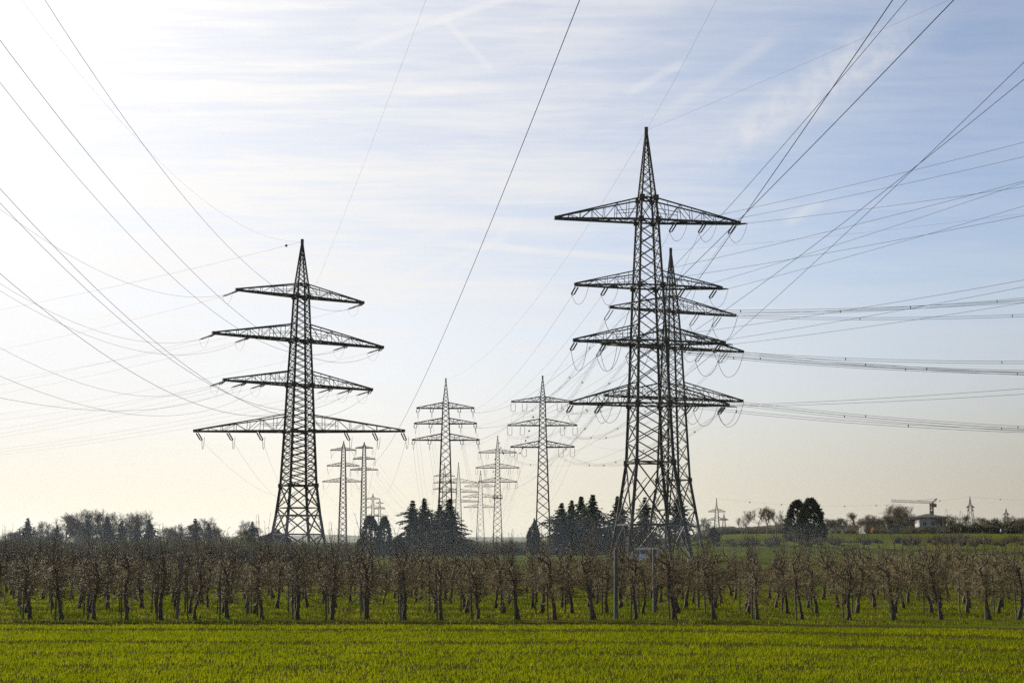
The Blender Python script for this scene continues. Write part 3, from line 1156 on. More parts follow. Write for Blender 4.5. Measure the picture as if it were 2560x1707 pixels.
for (arm, f), px in near_left.items():
    wire_px(pl_in[(arm, f)], px, RN * .78 if f < 0 else RN * 1.15, 'sagging wire from the %s of the left pylon\'s %s to the left edge' % (where[f], arm_name[arm]),
            'wires slung from the left pylon toward the viewer', heading=(-0.05, -1.0), ext=22)
for (arm, f), p in pl_out.items():
    wire(p, p + OUT_L * 320 + Vector((0, 0, 1.0)), 10.5, 0.014, 'far wire from the %s of the left pylon\'s %s to the distant left' % (where[f], arm_name[arm]),
         'faint wires running away left behind the left pylon')
t = PL.att['top']
wire_px(t, [(715, 614), (654, 600), (475, 469), (390, 387), (51, 0)], 0.010, 'thin earth wire dipping from the left pylon\'s peak to the upper left corner', None,
        heading=(-0.05, -1.0), name='earth_wire', ext=20)
eo, pts = wire(t, t + OUT_L * 320, 8.5, 0.017, 'thin earth wire with one dark ball, from the left pylon\'s peak to the left', None, name='earth_wire')
mb = MB()
mb.ball(lerp(pts[0], pts[1], 0.33), 0.26)
mb.build('marker_ball', BALL, eo)
# lower arm of the left pylon goes straight away to the pair of slim pylons
lo = [(-.985, 2, -.98, PS1), (-.69, 1, -.98, PS1), (-.40, 0, -.98, PS1), (.44, 2, .98, PS1), (.71, 1, .98, PS1), (.985, 2, .98, PS2)]
ln = {-.985: 'left tip', -.69: 'middle left', -.40: 'inner left', .44: 'inner right', .71: 'middle right', .985: 'right tip'}
for f, i, g, T in lo:
    wire(pl_low[f], T.hang[(i, g)], 14, 0.016, 'thin wire sagging away from the %s of the left pylon\'s lowest arm' % ln[f], 'wires from the left pylon to the slim pair behind')
# the thick wire crossing the middle of the picture from overhead
wire_px(PS1.hang[(2, .98)], [(972, 1066), (1072, 880), (1169, 677), (1259, 474), (1374, 203), (1458, 0)], 0.030, 'long dark wire crossing the sky from top centre down past the left pylon\'s right side', None, depth=80, ext=25)
wire_px(PX(560, 1080, 600), [(700, 800), (808, 597), (934, 367), (1083, 0)], 0.007, 'pale thin wire from the top edge, left of the long dark one', None, depth=95, name='earth_wire', ext=20)
# near wires at the right that pass in front of the right pylons toward the background
wire_px(PC.hang[(0, .5)], [(1375, 959), (1478, 877), (1640, 732), (1828, 560), (2000, 395), (2409, 0)], 0.032, 'thickest wire from the top edge right of centre, down across the tallest pylon', None, depth=60, ext=25)
wire_px(PC.hang[(2, 1)], [(1678, 670), (1750, 600), (2073, 232), (2267, 0)], 0.027, 'dark wire from the top edge at right, crossing its steeper neighbour midway', None, depth=84, ext=25)
wire_px(PC3.hang[(1, -.55)], [(1735, 720), (1813, 600), (2073, 232), (2233, 0)], 0.027, 'steepest dark wire from the top edge at right, crossed by its neighbour', None, depth=60, ext=25)
wire_px(PC.hang[(1, 1)], [(1729, 836), (1809, 776), (2102, 560), (2330, 383), (2560, 201)], 0.031, 'dark wire reaching the right edge, lower of two that cross there', None, depth=96, ext=25)
wire_px(PC2.hang[(0, .6)], [(1813, 839), (1870, 793), (2141, 560), (2345, 369), (2560, 163)], 0.028, 'dark wire reaching the right edge, upper of two that cross there', None, depth=84, ext=25)
# right pylon: outgoing to the right
rr = {
    ('1', .31): [(2000, 500), (2560, 356)], ('1', .63): [(2100, 505), (2560, 392)], ('1', .96): [(2100, 541), (2560, 467)],
    ('2', -.98): [(2119, 600), (2560, 453)], ('2', -.57): [(2475, 560), (2560, 539)], ('2', .49): [(2290, 560), (2560, 457)], ('2', .93): [(2431, 560), (2560, 515)],
    ('3', -.58): [(2081, 809), (2560, 700)], ('3', .53): [(2200, 795), (2560, 717)], ('3', .95): [(2081, 840), (2560, 757)],
    ('4', .53): [(1993, 1018), (2560, 971)], ('4', .96): [(2000, 1021), (2560, 985)],
}
rw = {-.98: 'left tip', -.57: 'inner left', -.58: 'inner left', .31: 'inner right', .63: 'middle right', .96: 'right tip', .49: 'inner right', .53: 'inner right', .93: 'right tip', .95: 'right tip', -.62: 'inner left'}
for (arm, f), px in rr.items():
    wire_px(r_right[(arm, f)], [px[-1]], 0.020, 'wire from the %s of the tallest pylon\'s %s to the right edge' % (rw[f], arm_name[arm]), 'wires from the tallest pylon to the right', heading=RIGHT_R,
            ext=70, c=0.0005)
t = PR.att['top']
wire_px(t, [(1660, 264), (1791, 0)], 0.011, 'thin earth wire rising steeply from the tallest pylon\'s peak to the top edge', None, heading=(0.02, -1), name='earth_wire', ext=25, c=0.0004)
wire_px(t, [(1660, 316), (2000, 185), (2374, 0)], 0.011, 'thin earth wire rising gently right from the tallest pylon\'s peak', None, heading=RIGHT_R, name='earth_wire', ext=25, c=0.0004)
wire(t, PC.att['top'], 7.0, 0.013, 'thin earth wire from the tallest pylon\'s peak down to the dark middle pylon', None, name='earth_wire')
# right pylon: back to the middle pylons
tgt = {('2', -.98): (PC, 2, .5), ('2', -.57): (PC, 2, 1), ('2', .49): (PC, 1, .5), ('2', .93): (PC, 1, 1), ('3', -.98): (PC, 0, .5), ('3', -.58): (PC2, 2, -.98),
       ('3', .53): (PC2, 2, -.6), ('3', .95): (PC2, 2, .98), ('4', -.98): (PC2, 1, -.98), ('4', -.62): (PC2, 1, -.6), ('4', .53): (PC2, 0, -.6), ('4', .96): (PC2, 1, .98),
       ('1', .31): (PC2, 0, -.98), ('1', .63): (PC2, 0, .98), ('1', .96): (PC2, 2, .6)}
for (arm, f), (T, i, g) in tgt.items():
    wire(r_back[(arm, f)], T.hang[(i, g)], 4.5, 0.016, 'wire from the %s of the tallest pylon\'s %s to middle pylons' % (rw[f], arm_name[arm]),
         'wires from the tallest pylon back to the middle pylons')
# second pylon: bundled conductors to the right and back
r2 = {('1', -.97): (2560, 750), ('1', .42): (2560, 745), ('1', .78): (2560, 786), ('2', -.97): (2560, 930), ('2', -.55): (2560, 926), ('2', .45): (2560, 903), ('2', .78): (2560, 932),
      ('3', -.97): (2560, 1075), ('3', .42): (2560, 1072), ('3', .78): (2560, 1066)}
r2w = {-.97: 'left tip', .42: 'inner right', .78: 'right tip', -.55: 'inner left', .45: 'inner right'}
r2n = {-.97: 'left tip', .42: 'right inner clamp', .78: 'right outer clamp', -.55: 'left inner clamp', .45: 'right inner clamp'}
for (arm, f), px in r2.items():
    A = r2_right[(arm, f)]
    rx, rz = ray(*px)
    s = (rx * A.y - A.x) / (RIGHT_2.x - rx * RIGHT_2.y)
    zz = CAM_Z + rz * (A.y + s * RIGHT_2.y)
    L = s + 90
    # parabola A, edge sighting, curvature of a slack span
    cc = 0.0007
    b_ = (zz - A.z - cc * s * s) / s
    B = A + RIGHT_2 * L
    B.z = A.z + b_ * L + cc * L * L
    wire(A, B, cc * L * L / 4, 0.016, 'paired wires from the half hidden pylon\'s %s %s to the right edge' % ({'1': 'top', '2': 'middle', '3': 'lowest'}[arm], r2n[f]),
         'bundled wires from the half hidden pylon', pair=0.4, spacers=[q_ + 0.03 * (f > 0) for q_ in (0.14, 0.33, 0.55, 0.78)])
tg2 = {('1', -.97): (PC2, 2, -.98), ('1', .42): (PC2, 2, .6), ('1', .78): (PC2, 2, .98), ('2', -.97): (PC2, 1, -.98), ('2', -.55): (PC2, 1, -.6), ('2', .45): (PC2, 1, .6),
       ('2', .78): (PC2, 1, .98), ('3', -.97): (PC2, 0, -.98), ('3', .42): (PC2, 0, .6), ('3', .78): (PC2, 0, .98)}
for (arm, f), (T, i, g) in tg2.items():
    wire(r2_back[(arm, f)], T.hang[(i, g)], 5.5, 0.014, 'paired wires from the half hidden pylon\'s %s %s back to the grey pylon' % ({'1': 'top', '2': 'middle', '3': 'lowest'}[arm], r2n[f]),
         'bundled wires running back from the half hidden pylon', pair=0.4, spacers=(0.12, 0.3, 0.5, 0.72))
t = P2.att['top']
wire_px(t, [(2004, 612), (2402, 560), (2560, 534)], 0.011, 'thin earth wire from the half hidden pylon\'s peak to the right edge', None, heading=RIGHT_2, name='earth_wire', ext=60, c=0.0004)
wire(t, PC2.att['top'], 4, 0.012, 'thin earth wire from the half hidden pylon\'s peak back to the grey pylon', None, name='earth_wire')
# between the background pylons
nm = {-1: 'left tip', 1: 'right tip', -.5: 'inner left', .5: 'inner right', -.98: 'left tip', .98: 'right tip', -.6: 'inner left', .6: 'inner right', -.55: 'inner left', .55: 'inner right'}
an = ('lowest arm', 'middle arm', 'top arm')
for i in range(3):
    for f in (-1, -.5, .5, 1):
        p = PC.hang[(i, f)]
        wire(p, p + Vector((14 * f - 4, 400, 2)), 22, 0.018, 'faint wire sagging away from the %s of the dark middle pylon\'s %s' % (nm[f], an[i]), 'faint wires beyond the dark middle pylon')
    for f in (-.98, -.6, .6, .98):
        g = {-.6: -.55, .6: .55}.get(f, f)
        wire(PC2.hang[(i, f)], PC3.hang[(i, g)], 13, 0.018, 'faint wire from the %s of the grey pylon\'s %s to the ring-platform pylon' % (nm[f], an[i]), 'faint wires between the grey pylons')
    for f in (-.98, -.55, .55, .98):
        wire(PC3.hang[(i, f)], PC4.hang[(i, -.6 if f < 0 else .6)], 16, 0.02, 'faint far wire behind the %s of the ring-platform pylon\'s %s' % (nm[f], an[i]), 'faint wires behind the ring-platform pylon')
    for f in (-.98, .98):
        p = PS1.hang[(i, f)]
        wire(p, p + Vector((14, 680, 0)), 26, 0.024, 'faint wire sagging behind the %s of the slanting-insulator pylon\'s %s' % (nm[f], an[i]), 'faint wires beyond the slim pair')
        p = PS2.hang[(i, f)]
        wire(p, p + Vector((26, 680, 0)), 26, 0.024, 'faint wire sagging away from the %s of the straight-insulator pylon\'s %s' % (nm[f], an[i]), 'faint wires beyond the slim pair')


def balls(o, pts, pxs, r):
    """Marker balls on a wire, where the wire passes nearest to the sighted columns."""
    n = 0
    for u, v in pxs:
        best, bp = 1e9, None
        for a, b in zip(pts, pts[1:]):
            for t in (0, .25, .5, .75):
                p = lerp(a, b, t)
                rx, rz = ray(u, v)
                e = (p.x / p.y - rx) ** 2 + ((p.z - CAM_Z) / p.y - rz) ** 2
                if e < best:
                    best, bp = e, p
        m = MB()
        m.ball(bp - Vector((0, 0, r * .5)), r)
        m.build('marker_ball', BALL, o)


o, pts = wire(PC2.att['top'], PC3.att['top'], 17, 0.014, 'sagging earth wire with dark marker balls from the grey pylon\'s peak to the ring-platform pylon', None, name='earth_wire', n=60)
balls(o, pts, [c4(*p) for p in ((1717, 440), (1678, 541), (1641, 617), (1608, 668), (1576, 695), (1549, 706), (1523, 700), (1499, 678), (1477, 643))], 0.3)
o, pts = wire(PC3.att['top'], PC4.att['top'], 22, 0.018, 'lower earth wire with small marker balls behind the ring-platform pylon', None, name='earth_wire', n=60)
balls(o, pts, [c4(*p) for p in ((1415, 773), (1380, 867), (1362, 888), (1348, 890), (1333, 887))], 0.36)
o, pts = wire(PF1.att['top'], PF3.att['top'], 6, 0.03, 'faint beaded earth wire strung above the hill from the broad-armed pylon to the crane side', None, name='earth_wire', n=60)
balls(o, pts, [(1873, 1257), (1955, 1255), (2037, 1260), (2111, 1266), (2191, 1264), (2350, 1251)], 0.5)
o, pts = wire(PF3.att['top'], PF3.att['top'] + Vector((150, 20, 0)), 3, 0.03, 'faint beaded earth wire right of the pale pylon beside the crane', None, name='earth_wire', n=30)
balls(o, pts, [(2499, 1255)], 0.5)

# ================================================================== orchard
def norm(v):
    return v.normalized() if v.length > 1e-9 else Vector((0, 0, 1))


def wander(rg, p, d, length, n, jit, up=0.0):
    pts = [Vector(p)]
    d = norm(Vector(d))
    for _ in range(n):
        d = norm(d + Vector((rg.gauss(0, jit), rg.gauss(0, jit), rg.gauss(0, jit) + up)))
        pts.append(pts[-1] + d * (length / n))
    return pts


def twig(mb, rg, p, d, L, r, depth=0):
    d = norm(d)
    mid = p + d * L * 0.5
    d2 = norm(d + Vector((rg.gauss(0, .35), rg.gauss(0, .35), rg.gauss(.12, .3))))
    end = mid + d2 * L * 0.5
    mb.prism(p, mid, r, r * .75, 3, False)
    mb.prism(mid, end, r * .75, r * .35, 3, False)
    if depth < 1:
        for _ in range(rg.choice((2, 3, 3, 4))):
            t = rg.uniform(.15, 1)
            q = lerp(p, mid, t * 2) if t < .5 else lerp(mid, end, t * 2 - 1)
            dd = norm(d * .5 + Vector((rg.gauss(0, .8), rg.gauss(0, .8), rg.gauss(.2, .6))))
            e = q + dd * rg.uniform(.06, .2)
            mb.prism(q, e, r * .6, r * .35, 3, False)
            if rg.random() < .5:
                e2 = e + norm(dd + Vector((rg.gauss(0, .9), rg.gauss(0, .9), rg.gauss(.1, .6)))) * rg.uniform(.05, .14)
                mb.prism(e, e2, r * .5, r * .3, 3, False)


def orchard_tree(seed, lean, tall, fork, dense=1.0):
    """Old spindle-pruned apple tree without leaves: (trunk mesh, twig mesh)."""
    rg = random.Random(seed)
    tr, tw = MB(), MB()
    H = rg.uniform(1.72, 2.0)
    n = 11
    pts, rad = [], []
    ox = oy = 0.0
    ph = rg.uniform(0, 6)
    for j in range(n + 1):
        t = j / n
        x = lean * t ** 1.2 + 0.07 * math.sin(ph + t * 6.5) * t ** .5 + rg.gauss(0, .018)
        y = 0.10 * math.sin(ph * 1.7 + t * 5) * t + rg.gauss(0, .018)
        pts.append(Vector((x, y, H * t - (0.12 if j == 0 else 0))))
        rad.append(lerp(.082, .038, t ** .8) * (1.35 if j == 0 else 1.1 if j == 1 else rg.uniform(.9, 1.12)))
    tr.tube(pts, rad, 7)

    def at(z):
        t = min(.999, max(0, z / H)) * n
        j = int(t)
        return lerp(pts[j], pts[j + 1], t - j)
    limbs = []
    nl = int(rg.randint(17, 22) * dense)
    az = rg.uniform(0, 6.28)
    for i in range(nl):
        z = lerp(.70, H * .95, (i + rg.uniform(0, .8)) / nl)
        az += 2.4 + rg.gauss(0, .4)
        L = rg.uniform(.6, 1.12) * lerp(1.08, .68, z / H)
        d = Vector((math.cos(az) * 1.3, math.sin(az), rg.uniform(-.15, .32)))
        lp = wander(rg, at(z), d, L, 6, .28, .02)
        r0 = rg.uniform(.010, .021)
        tr.tube(lp, [lerp(r0, .006, k / 6) for k in range(7)], 5)
        limbs.append((lp, r0))
    # antler-like leaders carrying straight water shoots
    for i in range(fork):
        a = rg.uniform(0, 6.28)
        d = Vector((math.cos(a) * .75, math.sin(a) * .5, rg.uniform(.45, .9)))
        L = rg.uniform(.45, .85)
        lp = wander(rg, pts[-1 - (i % 2)], d, L, 6, .36, .10)
        r0 = rg.uniform(.026, .042)
        tr.tube(lp, [lerp(r0, .014, k / 6) for k in range(7)], 5)
        limbs.append((lp, r0))
        for s in range(rg.choice((1, 1, 2, 2))):
            q = lp[rg.choice((3, 4, 5, 6, 6))]
            sh = wander(rg, q, Vector((rg.gauss(0, .22), rg.gauss(0, .2), 1)), rg.uniform(.4, 1.25) * tall, 5, .07, .07)
            tr.tube(sh, [lerp(.0105, .005, k / 5) for k in range(6)], 4)
            for k in (2, 3, 4, 5):
                for _ in range(2):
                    tw.prism(sh[k], sh[k] + Vector((rg.gauss(0, .05), rg.gauss(0, .05), rg.uniform(.02, .08))), .006, .004, 3, False)
    for li, (lp, r0) in enumerate(limbs):
        for k in range(1, 7):
            for _ in range(rg.choice((2, 2, 3)) if li < nl else rg.choice((0, 1, 1))):
                q = lerp(lp[k - 1], lp[k], rg.random())
                dd = norm(lp[k] - lp[k - 1])
                d = dd * .5 + Vector((rg.gauss(0, .75), rg.gauss(0, .75), rg.gauss(.25, .6)))
                twig(tw, rg, q, d, rg.uniform(.14, .42), rg.uniform(.0042, .0068))
    for _ in range(16):
        z = rg.uniform(.65, H)
        twig(tw, rg, at(z), Vector((rg.gauss(0, 1), rg.gauss(0, 1), .3)), rg.uniform(.15, .5), .009)
    return tr.mesh('trunk', BARK, True), tw.mesh('twigs', TWIG)


VARIANTS = []
for i, (ln, tall, fork) in enumerate([(.05, 1.0, 4), (-.22, 1.1, 3), (.28, .9, 4), (-.38, 1.2, 3), (.12, 1.45, 4), (-.10, .8, 5), (.0, 1.2, 3), (-.30, 1.0, 4), (.18, 1.1, 2), (-.16, 1.5, 3)]):
    VARIANTS.append(orchard_tree(100 + i, ln, tall, fork))
rg = random.Random(7)
front_u = [8, 80, 153, 226, 300, 378, 455, 531, 607, 688, 768, 849, 931, 1017, 1101, 1190, 1273, 1363, 1458, 1545, 1637, 1736, 1836, 1942, 2045, 2152, 2262, 2332]
front_u = [u * 2560 / 2352 for u in front_u]
front_lean = {5: 0, 8: 1, 16: 1, 19: 1, 20: 3, 22: 3, 24: 1, 25: 3, 26: 7, 3: 0, 6: 2, 15: 7}
ordinal = ['first', 'second', 'third', 'fourth', 'fifth', 'sixth', 'seventh', 'eighth', 'ninth', 'tenth', 'eleventh', 'twelfth', 'thirteenth', 'fourteenth']
row_word = ['front', 'second', 'third', 'fourth', 'fifth', 'sixth', 'seventh', 'rearmost']


def place_tree(k, x, y, label, group, rz, sc):
    t = thing('orchard_tree', (x, y, gz(x, y) + .01), label, 'fruit tree', rz, group, sc)
    a = link('trunk', VARIANTS[k][0], t)
    b = link('twigs', VARIANTS[k][1], t)
    return t


def place_stake(x, y, label, group, tilt, h, r):
    m = MB()
    m.tube([(0, 0, -.2), (0.0, 0, h * .5), (0.01, 0, h)], [r, r * .95, r * .9], 6)
    o = m.build('stake', STAKE)
    o.location = (x, y, gz(x, y))
    o.rotation_euler = (0, tilt, 0)
    tag(o, label, 'stake', group)


nf = len(front_u)
for i, u in enumerate(front_u):
    x = (u - 1280) / F * ROW0
    k = front_lean.get(i, rg.randrange(10))
    if i < 14:
        lb = 'leafless fruit tree, %s from the left end of the front orchard row' % ordinal[i]
    else:
        lb = 'leafless fruit tree, %s from the right end of the front orchard row' % ordinal[nf - 1 - i]
    y = ROW0 + rg.uniform(-.15, .15)
    place_tree(k, x * y / ROW0, y, lb, 'leafless fruit trees in the orchard rows', rg.choice((0, rg.uniform(-.4, .4))), (rg.uniform(.85, 1.15), rg.uniform(.85, 1.1), rg.uniform(.92, 1.16)))
    place_stake(x * y / ROW0 - rg.uniform(.10, .30), y - .12, 'thin wooden stake beside a trunk of the front orchard row', 'wooden stakes by the front row', rg.uniform(-.05, .03), rg.uniform(1.2, 2.0), rg.uniform(.028, .04))
for row in range(1, NROWS):
    y = ROW0 + ROWSTEP * row
    half = 0.415 * y
    x = -half + rg.uniform(0, 1)
    while x < half:
        yy = y + rg.uniform(-.25, .25)
        s = rg.uniform(.84, 1.12)
        place_tree(rg.randrange(10), x, yy, 'leafless fruit tree in the %s orchard row' % row_word[row], 'leafless fruit trees in the %s orchard row' % row_word[row], rg.uniform(-.6, .6) + rg.choice((0, math.pi)), (s * rg.uniform(.95, 1.1), s, s * rg.uniform(.94, 1.06)))
        if row == 1:
            place_stake(x - rg.uniform(.12, .35), yy, 'thin wooden stake beside a trunk of the second orchard row', 'wooden stakes by the second row', rg.uniform(-.05, .03), rg.uniform(1.2, 2.0), .032)
        x += rg.uniform(1.25, 1.72)


def trellis_post(u, v, h, r, lean, label):
    D = (CAM_Z) * F / (v - HORIZON)
    x = (u - 1280) / F * D
    m = MB()
    m.prism((0, 0, -.4), (0, 0, h - .05), r * .95, r * .85, 8)
    m.prism((0, 0, h - .05), (0, 0, h), r * .85, r * .4, 8)
    o = m.build('orchard_post', CONCRETE)
    o.location = (x * (D + .6) / D, D + .6, 0)
    o.rotation_euler = (0, lean, 0.2)
    tag(o, label, 'post')


trellis_post(1537, 1546, 2.75, .085, 0.008, 'tall grey concrete post in the front row below the tallest pylon')
trellis_post(1633, 1529, 2.7, .08, 0.0, 'grey concrete post one row behind, under the white van')
trellis_post(451, 1546, 2.5, .07, 0.05, 'slanting grey post in the front row near the left side')
trellis_post(625, 1531, 2.4, .075, 0.05, 'pale post in the second row below the left pylon')
trellis_post(1742, 1519, 2.4, .07, 0.0, 'short grey post in the third row right of the tallest pylon')

# ================================================================== trees beyond the orchard
def leafquad(v, f, c, a, b):
    i = len(v)
    v += [c - a - b, c + a - b, c + a + b, c - a + b]
    f.append((i, i + 1, i + 2, i + 3))


def spruce_mesh(seed, H, Rr, gap=0.0, droop=.35, z_low=.06, one_side=0):
    """Spruce: whorls of drooping boughs made of many needle sprays; returns (trunk, crown)."""
    rg = random.Random(seed)
    tr = MB()
    tr.tube([(0, 0, -.3), (rg.gauss(0, .05), 0, H * .5), (rg.gauss(0, .08), 0, H * .985)], [.22, .12, .02], 6)
    mb = MB()
    z = H * z_low
    while z < H * .985:
        t = z / H
        tipn = min(1, .22 + (1 - t) * 3.0)
        prof = (1 - t) ** .74 * (0.82 + .18 * math.sin(t * 12 + seed)) + .015
        nb = max(5, int(lerp(12, 6, t)))
        a0 = rg.uniform(0, 6.28)
        whorl = rg.uniform(.78, 1.12)
        if rg.random() < gap:
            whorl *= .55
        for b in range(nb):
            a = a0 + 6.283 * b / nb + rg.gauss(0, .25)
            L = Rr * prof * whorl * rg.uniform(.38, 1.25) * (1 + .28 * math.cos(a - 5 * t - seed)) * tipn
            if L < .12:
                L = .12
            n = max(3, int(L / .24))
            dirv = Vector((math.cos(a), math.sin(a), 0))
            dr = droop * rg.uniform(.6, 1.3)
            for j in range(n + 1):
                s = (j + .3) / (n + .3)
                p = Vector((0, 0, z)) + dirv * (L * s) + Vector((0, 0, .12 * L * s - dr * L * s * s + .16 * L * max(0, s - .75) * 2))
                p.z += rg.gauss(-.06, .16) * tipn
                w = (lerp(.46, .30, s) * lerp(1, .6, t) + .05) * (.5 + .5 * tipn)
                for _ in range(2):
                    sd = Vector((-dirv.y, dirv.x, 0)) * rg.choice((-1, 1)) * rg.uniform(.15, 1)
                    d1 = norm(dirv * .8 + sd + Vector((0, 0, -rg.uniform(.1, .9))))
                    d2 = norm(d1.cross(Vector((rg.gauss(0, 1), rg.gauss(0, 1), 1))))
                    leafquad(mb.v, mb.f, p + d1 * w * .5, d1 * w * rg.uniform(.6, 1.0), d2 * w * rg.uniform(.22, .42))
        z += lerp(.52, .26, t) * rg.uniform(.6, 1.4)
    return tr.mesh('trunk', FIR_BARK), mb.mesh('crown', NEEDLE)


def dense_mesh(seed, H, Rr, profile, n=5200, mat=None, size=.26):
    """Dense evergreen: sprays of leaf-sized faces packed through the outer shell, ragged at the edge."""
    rg = random.Random(seed)
    tr = MB()
    tr.tube([(0, 0, -.3), (0, 0, H * .8)], [.2, .05], 6)
    mb = MB()
    lob = [(rg.uniform(0, 6.28), rg.uniform(.1, .95), rg.uniform(.06, .24)) for _ in range(34)]
    per = 14
    for _ in range(n // per):
        t = rg.random() ** .9
        a = rg.uniform(0, 6.28)
        r = Rr * profile(t)
        for la, lt, ls in lob:
            da = math.atan2(math.sin(a - la), math.cos(a - la))
            r *= 1 + ls * math.exp(-(da / .38) ** 2 - ((t - lt) / .06) ** 2)
        r *= rg.uniform(.72, 1.02)
        c = Vector((math.cos(a) * r, math.sin(a) * r, H * t * .97))
        out_ = norm(Vector((math.cos(a), math.sin(a), rg.uniform(.3, 1.3))))
        Ls = size * rg.uniform(1.6, 4.0)
        for q in range(per):
            f = q / per
            p = c + out_ * Ls * f + Vector((rg.gauss(0, 1), rg.gauss(0, 1), rg.gauss(0, 1))) * size * .9 * (1.05 - f)
            d = norm(out_ + Vector((rg.gauss(0, .4), rg.gauss(0, .4), rg.gauss(0, .4))))
            e = norm(d.cross(Vector((rg.gauss(0, 1), rg.gauss(0, 1), rg.gauss(0, 1)))))
            w = size * rg.uniform(.45, 1.0) * (1.2 - .6 * f)
            leafquad(mb.v, mb.f, p, d * w, e * w * .4)
    return tr.mesh('trunk', FIR_BARK), mb.mesh('crown', mat or THUJA)


def bare_mesh(seed, H, spread, levels=5, mat=None, low=.25, r0=None, up=.12, fan=4):
    """Leafless broad crown by repeated forking; returns (trunk, crown)."""
    rg = random.Random(seed)
    tr, mb = MB(), MB()
    r0 = r0 or H * .022
    th = H * low
    tr.tube([(0, 0, -.3), (rg.gauss(0, .04) * H, 0, th)], [r0 * 1.2, r0 * .85], 6)

    def grow(p, d, L, r, lv):
        pts = wander(rg, p, d, L, 4, .13, up * .35)
        tgt = tr if lv <= 1 else mb
        tgt.tube(pts, [lerp(r, r * .6, k / 4) for k in range(5)], 5 if lv <= 1 else 3, False)
        if lv >= levels:
            for _ in range(5):
                q = lerp(pts[rg.randint(0, 3)], pts[4], rg.random())
                dd = norm(norm(pts[4] - pts[0]) + Vector((rg.gauss(0, .55), rg.gauss(0, .55), rg.gauss(.15, .4))))
                mb.prism(q, q + dd * L * rg.uniform(.5, 1.1), r * .8, r * .4, 3, False)
            return
        nf = fan if lv == 0 else rg.choice((3, 3, 4))
        for i in range(nf):
            k = 4 if i < 2 else rg.randint(1, 3)
            dd = norm(pts[k] - pts[k - 1])
            a = rg.uniform(0, 6.28)
            dev = Vector((math.cos(a), math.sin(a), rg.uniform(-.1, .35))) * spread * rg.uniform(.5, 1.15)
            grow(pts[k], norm(dd + dev + Vector((0, 0, up))), L * rg.uniform(.62, .86), max(.013, r * rg.uniform(.5, .68)), lv + 1)
    grow(Vector((0, 0, th)), Vector((rg.gauss(0, .1), rg.gauss(0, .1), 1)), H * .22, r0 * .8, 0)
    for _ in range(4 if levels > 3 else 0):
        a = rg.uniform(0, 6.28)
        grow(Vector((0, 0, th * rg.uniform(.6, 1.0))), Vector((math.cos(a), math.sin(a), rg.uniform(.35, .8))), H * .19, r0 * .45, 1)
    tm, cm = tr.mesh('trunk', BARE), mb.mesh('crown', mat or BARE)
    zs = [v.co.z for v in cm.vertices]
    s = H / max(zs)
    for me in (tm, cm):
        me.transform(Matrix.Diagonal((s, s, s, 1)))
    return tm, cm


def bush_mesh(seed, H, Rr, n=260, leaf=None, leaf_n=0, leaf_size=.12, mat=None):
    rg = random.Random(seed)
    mb = MB()
    for _ in range(n):
        a, q = rg.uniform(0, 6.28), rg.random() ** .5
        p = Vector((math.cos(a) * Rr * q * .45, math.sin(a) * Rr * q * .45, -.05))
        d = Vector((math.cos(a) * q * .55 + rg.gauss(0, .15), math.sin(a) * q * .55 + rg.gauss(0, .15), 1))
        pts = wander(rg, p, d, H * rg.uniform(.5, 1.05) * (1 - .25 * q), 4, .12, .05)
        mb.tube(pts, [.035, .03, .024, .018, .01], 3, False)
        for k in (2, 3, 4):
            dd = norm(norm(pts[k] - pts[k - 1]) + Vector((rg.gauss(0, .5), rg.gauss(0, .5), .2)))
            mb.prism(pts[k], pts[k] + dd * H * rg.uniform(.08, .2), .016, .008, 3, False)
    st = mb.mesh('stems', mat or BARE)
    if not leaf_n:
        return st, None
    lf = MB()
    cl = [(rg.uniform(0, 6.28), rg.random() ** .5, rg.uniform(.15, 1.0)) for _ in range(46)]
    for _ in range(leaf_n):
        a, q, t = rg.choice(cl)
        a, q, t = a + rg.gauss(0, .16), min(1.15, abs(q + rg.gauss(0, .10))), min(1.05, max(.02, t + rg.gauss(0, .06)))
        r = Rr * q * math.sin(math.pi * min(.98, .12 + t * .86)) ** .6
        p = Vector((math.cos(a) * r, math.sin(a) * r, H * t * (1 - .12 * q)))
        d = norm(Vector((rg.gauss(0, 1), rg.gauss(0, 1), rg.gauss(.3, 1))))
        e = norm(d.cross(Vector((rg.gauss(0, 1), rg.gauss(0, 1), rg.gauss(0, 1)))))
        w = leaf_size * rg.uniform(.6, 1.4)
        leafquad(lf.v, lf.f, p, d * w, e * w * .5)
    return st, lf.mesh('foliage', leaf)


SPRUCE = [spruce_mesh(11, 12, 4.3, .12), spruce_mesh(12, 12, 4.6, .2, .5), spruce_mesh(13, 12, 3.9, .2, .42), spruce_mesh(14, 12, 5.0, .1, .3), spruce_mesh(15, 12, 4.0, .35, .5, .12)]
prof_thuja = lambda t: (min(1, .78 + t * 1.0) if t < .25 else 1.0) * (max(0, 1 - max(0, t - .25) / .75) ** .62) + .02
prof_round = lambda t: math.sin(math.pi * min(1, .18 + t * .82)) ** .7 * (1.05 - .25 * t) + .02
prof_yew = lambda t: (1 - t ** 1.9) ** .75 * .98 + .02
THUJAS = [dense_mesh(21, 9, 2.5, prof_thuja, 9000, None, .20), dense_mesh(22, 9, 1.8, prof_thuja, 6500, None, .20)]
YEWS = [dense_mesh(23, 12, 3.6, prof_yew, 12000, NEEDLE, .27), dense_mesh(24, 12, 3.0, prof_thuja, 9000, NEEDLE, .27)]
BARET = [bare_mesh(31, 10, .85, low=.2), bare_mesh(32, 10, 1.0, low=.2, fan=5), bare_mesh(33, 10, .7, low=.25)]
TUFT = [bare_mesh(36, 10, .55, 4, None, .45, .16, .2, 4), bare_mesh(37, 10, .6, 4, None, .4, .16, .25, 4)]
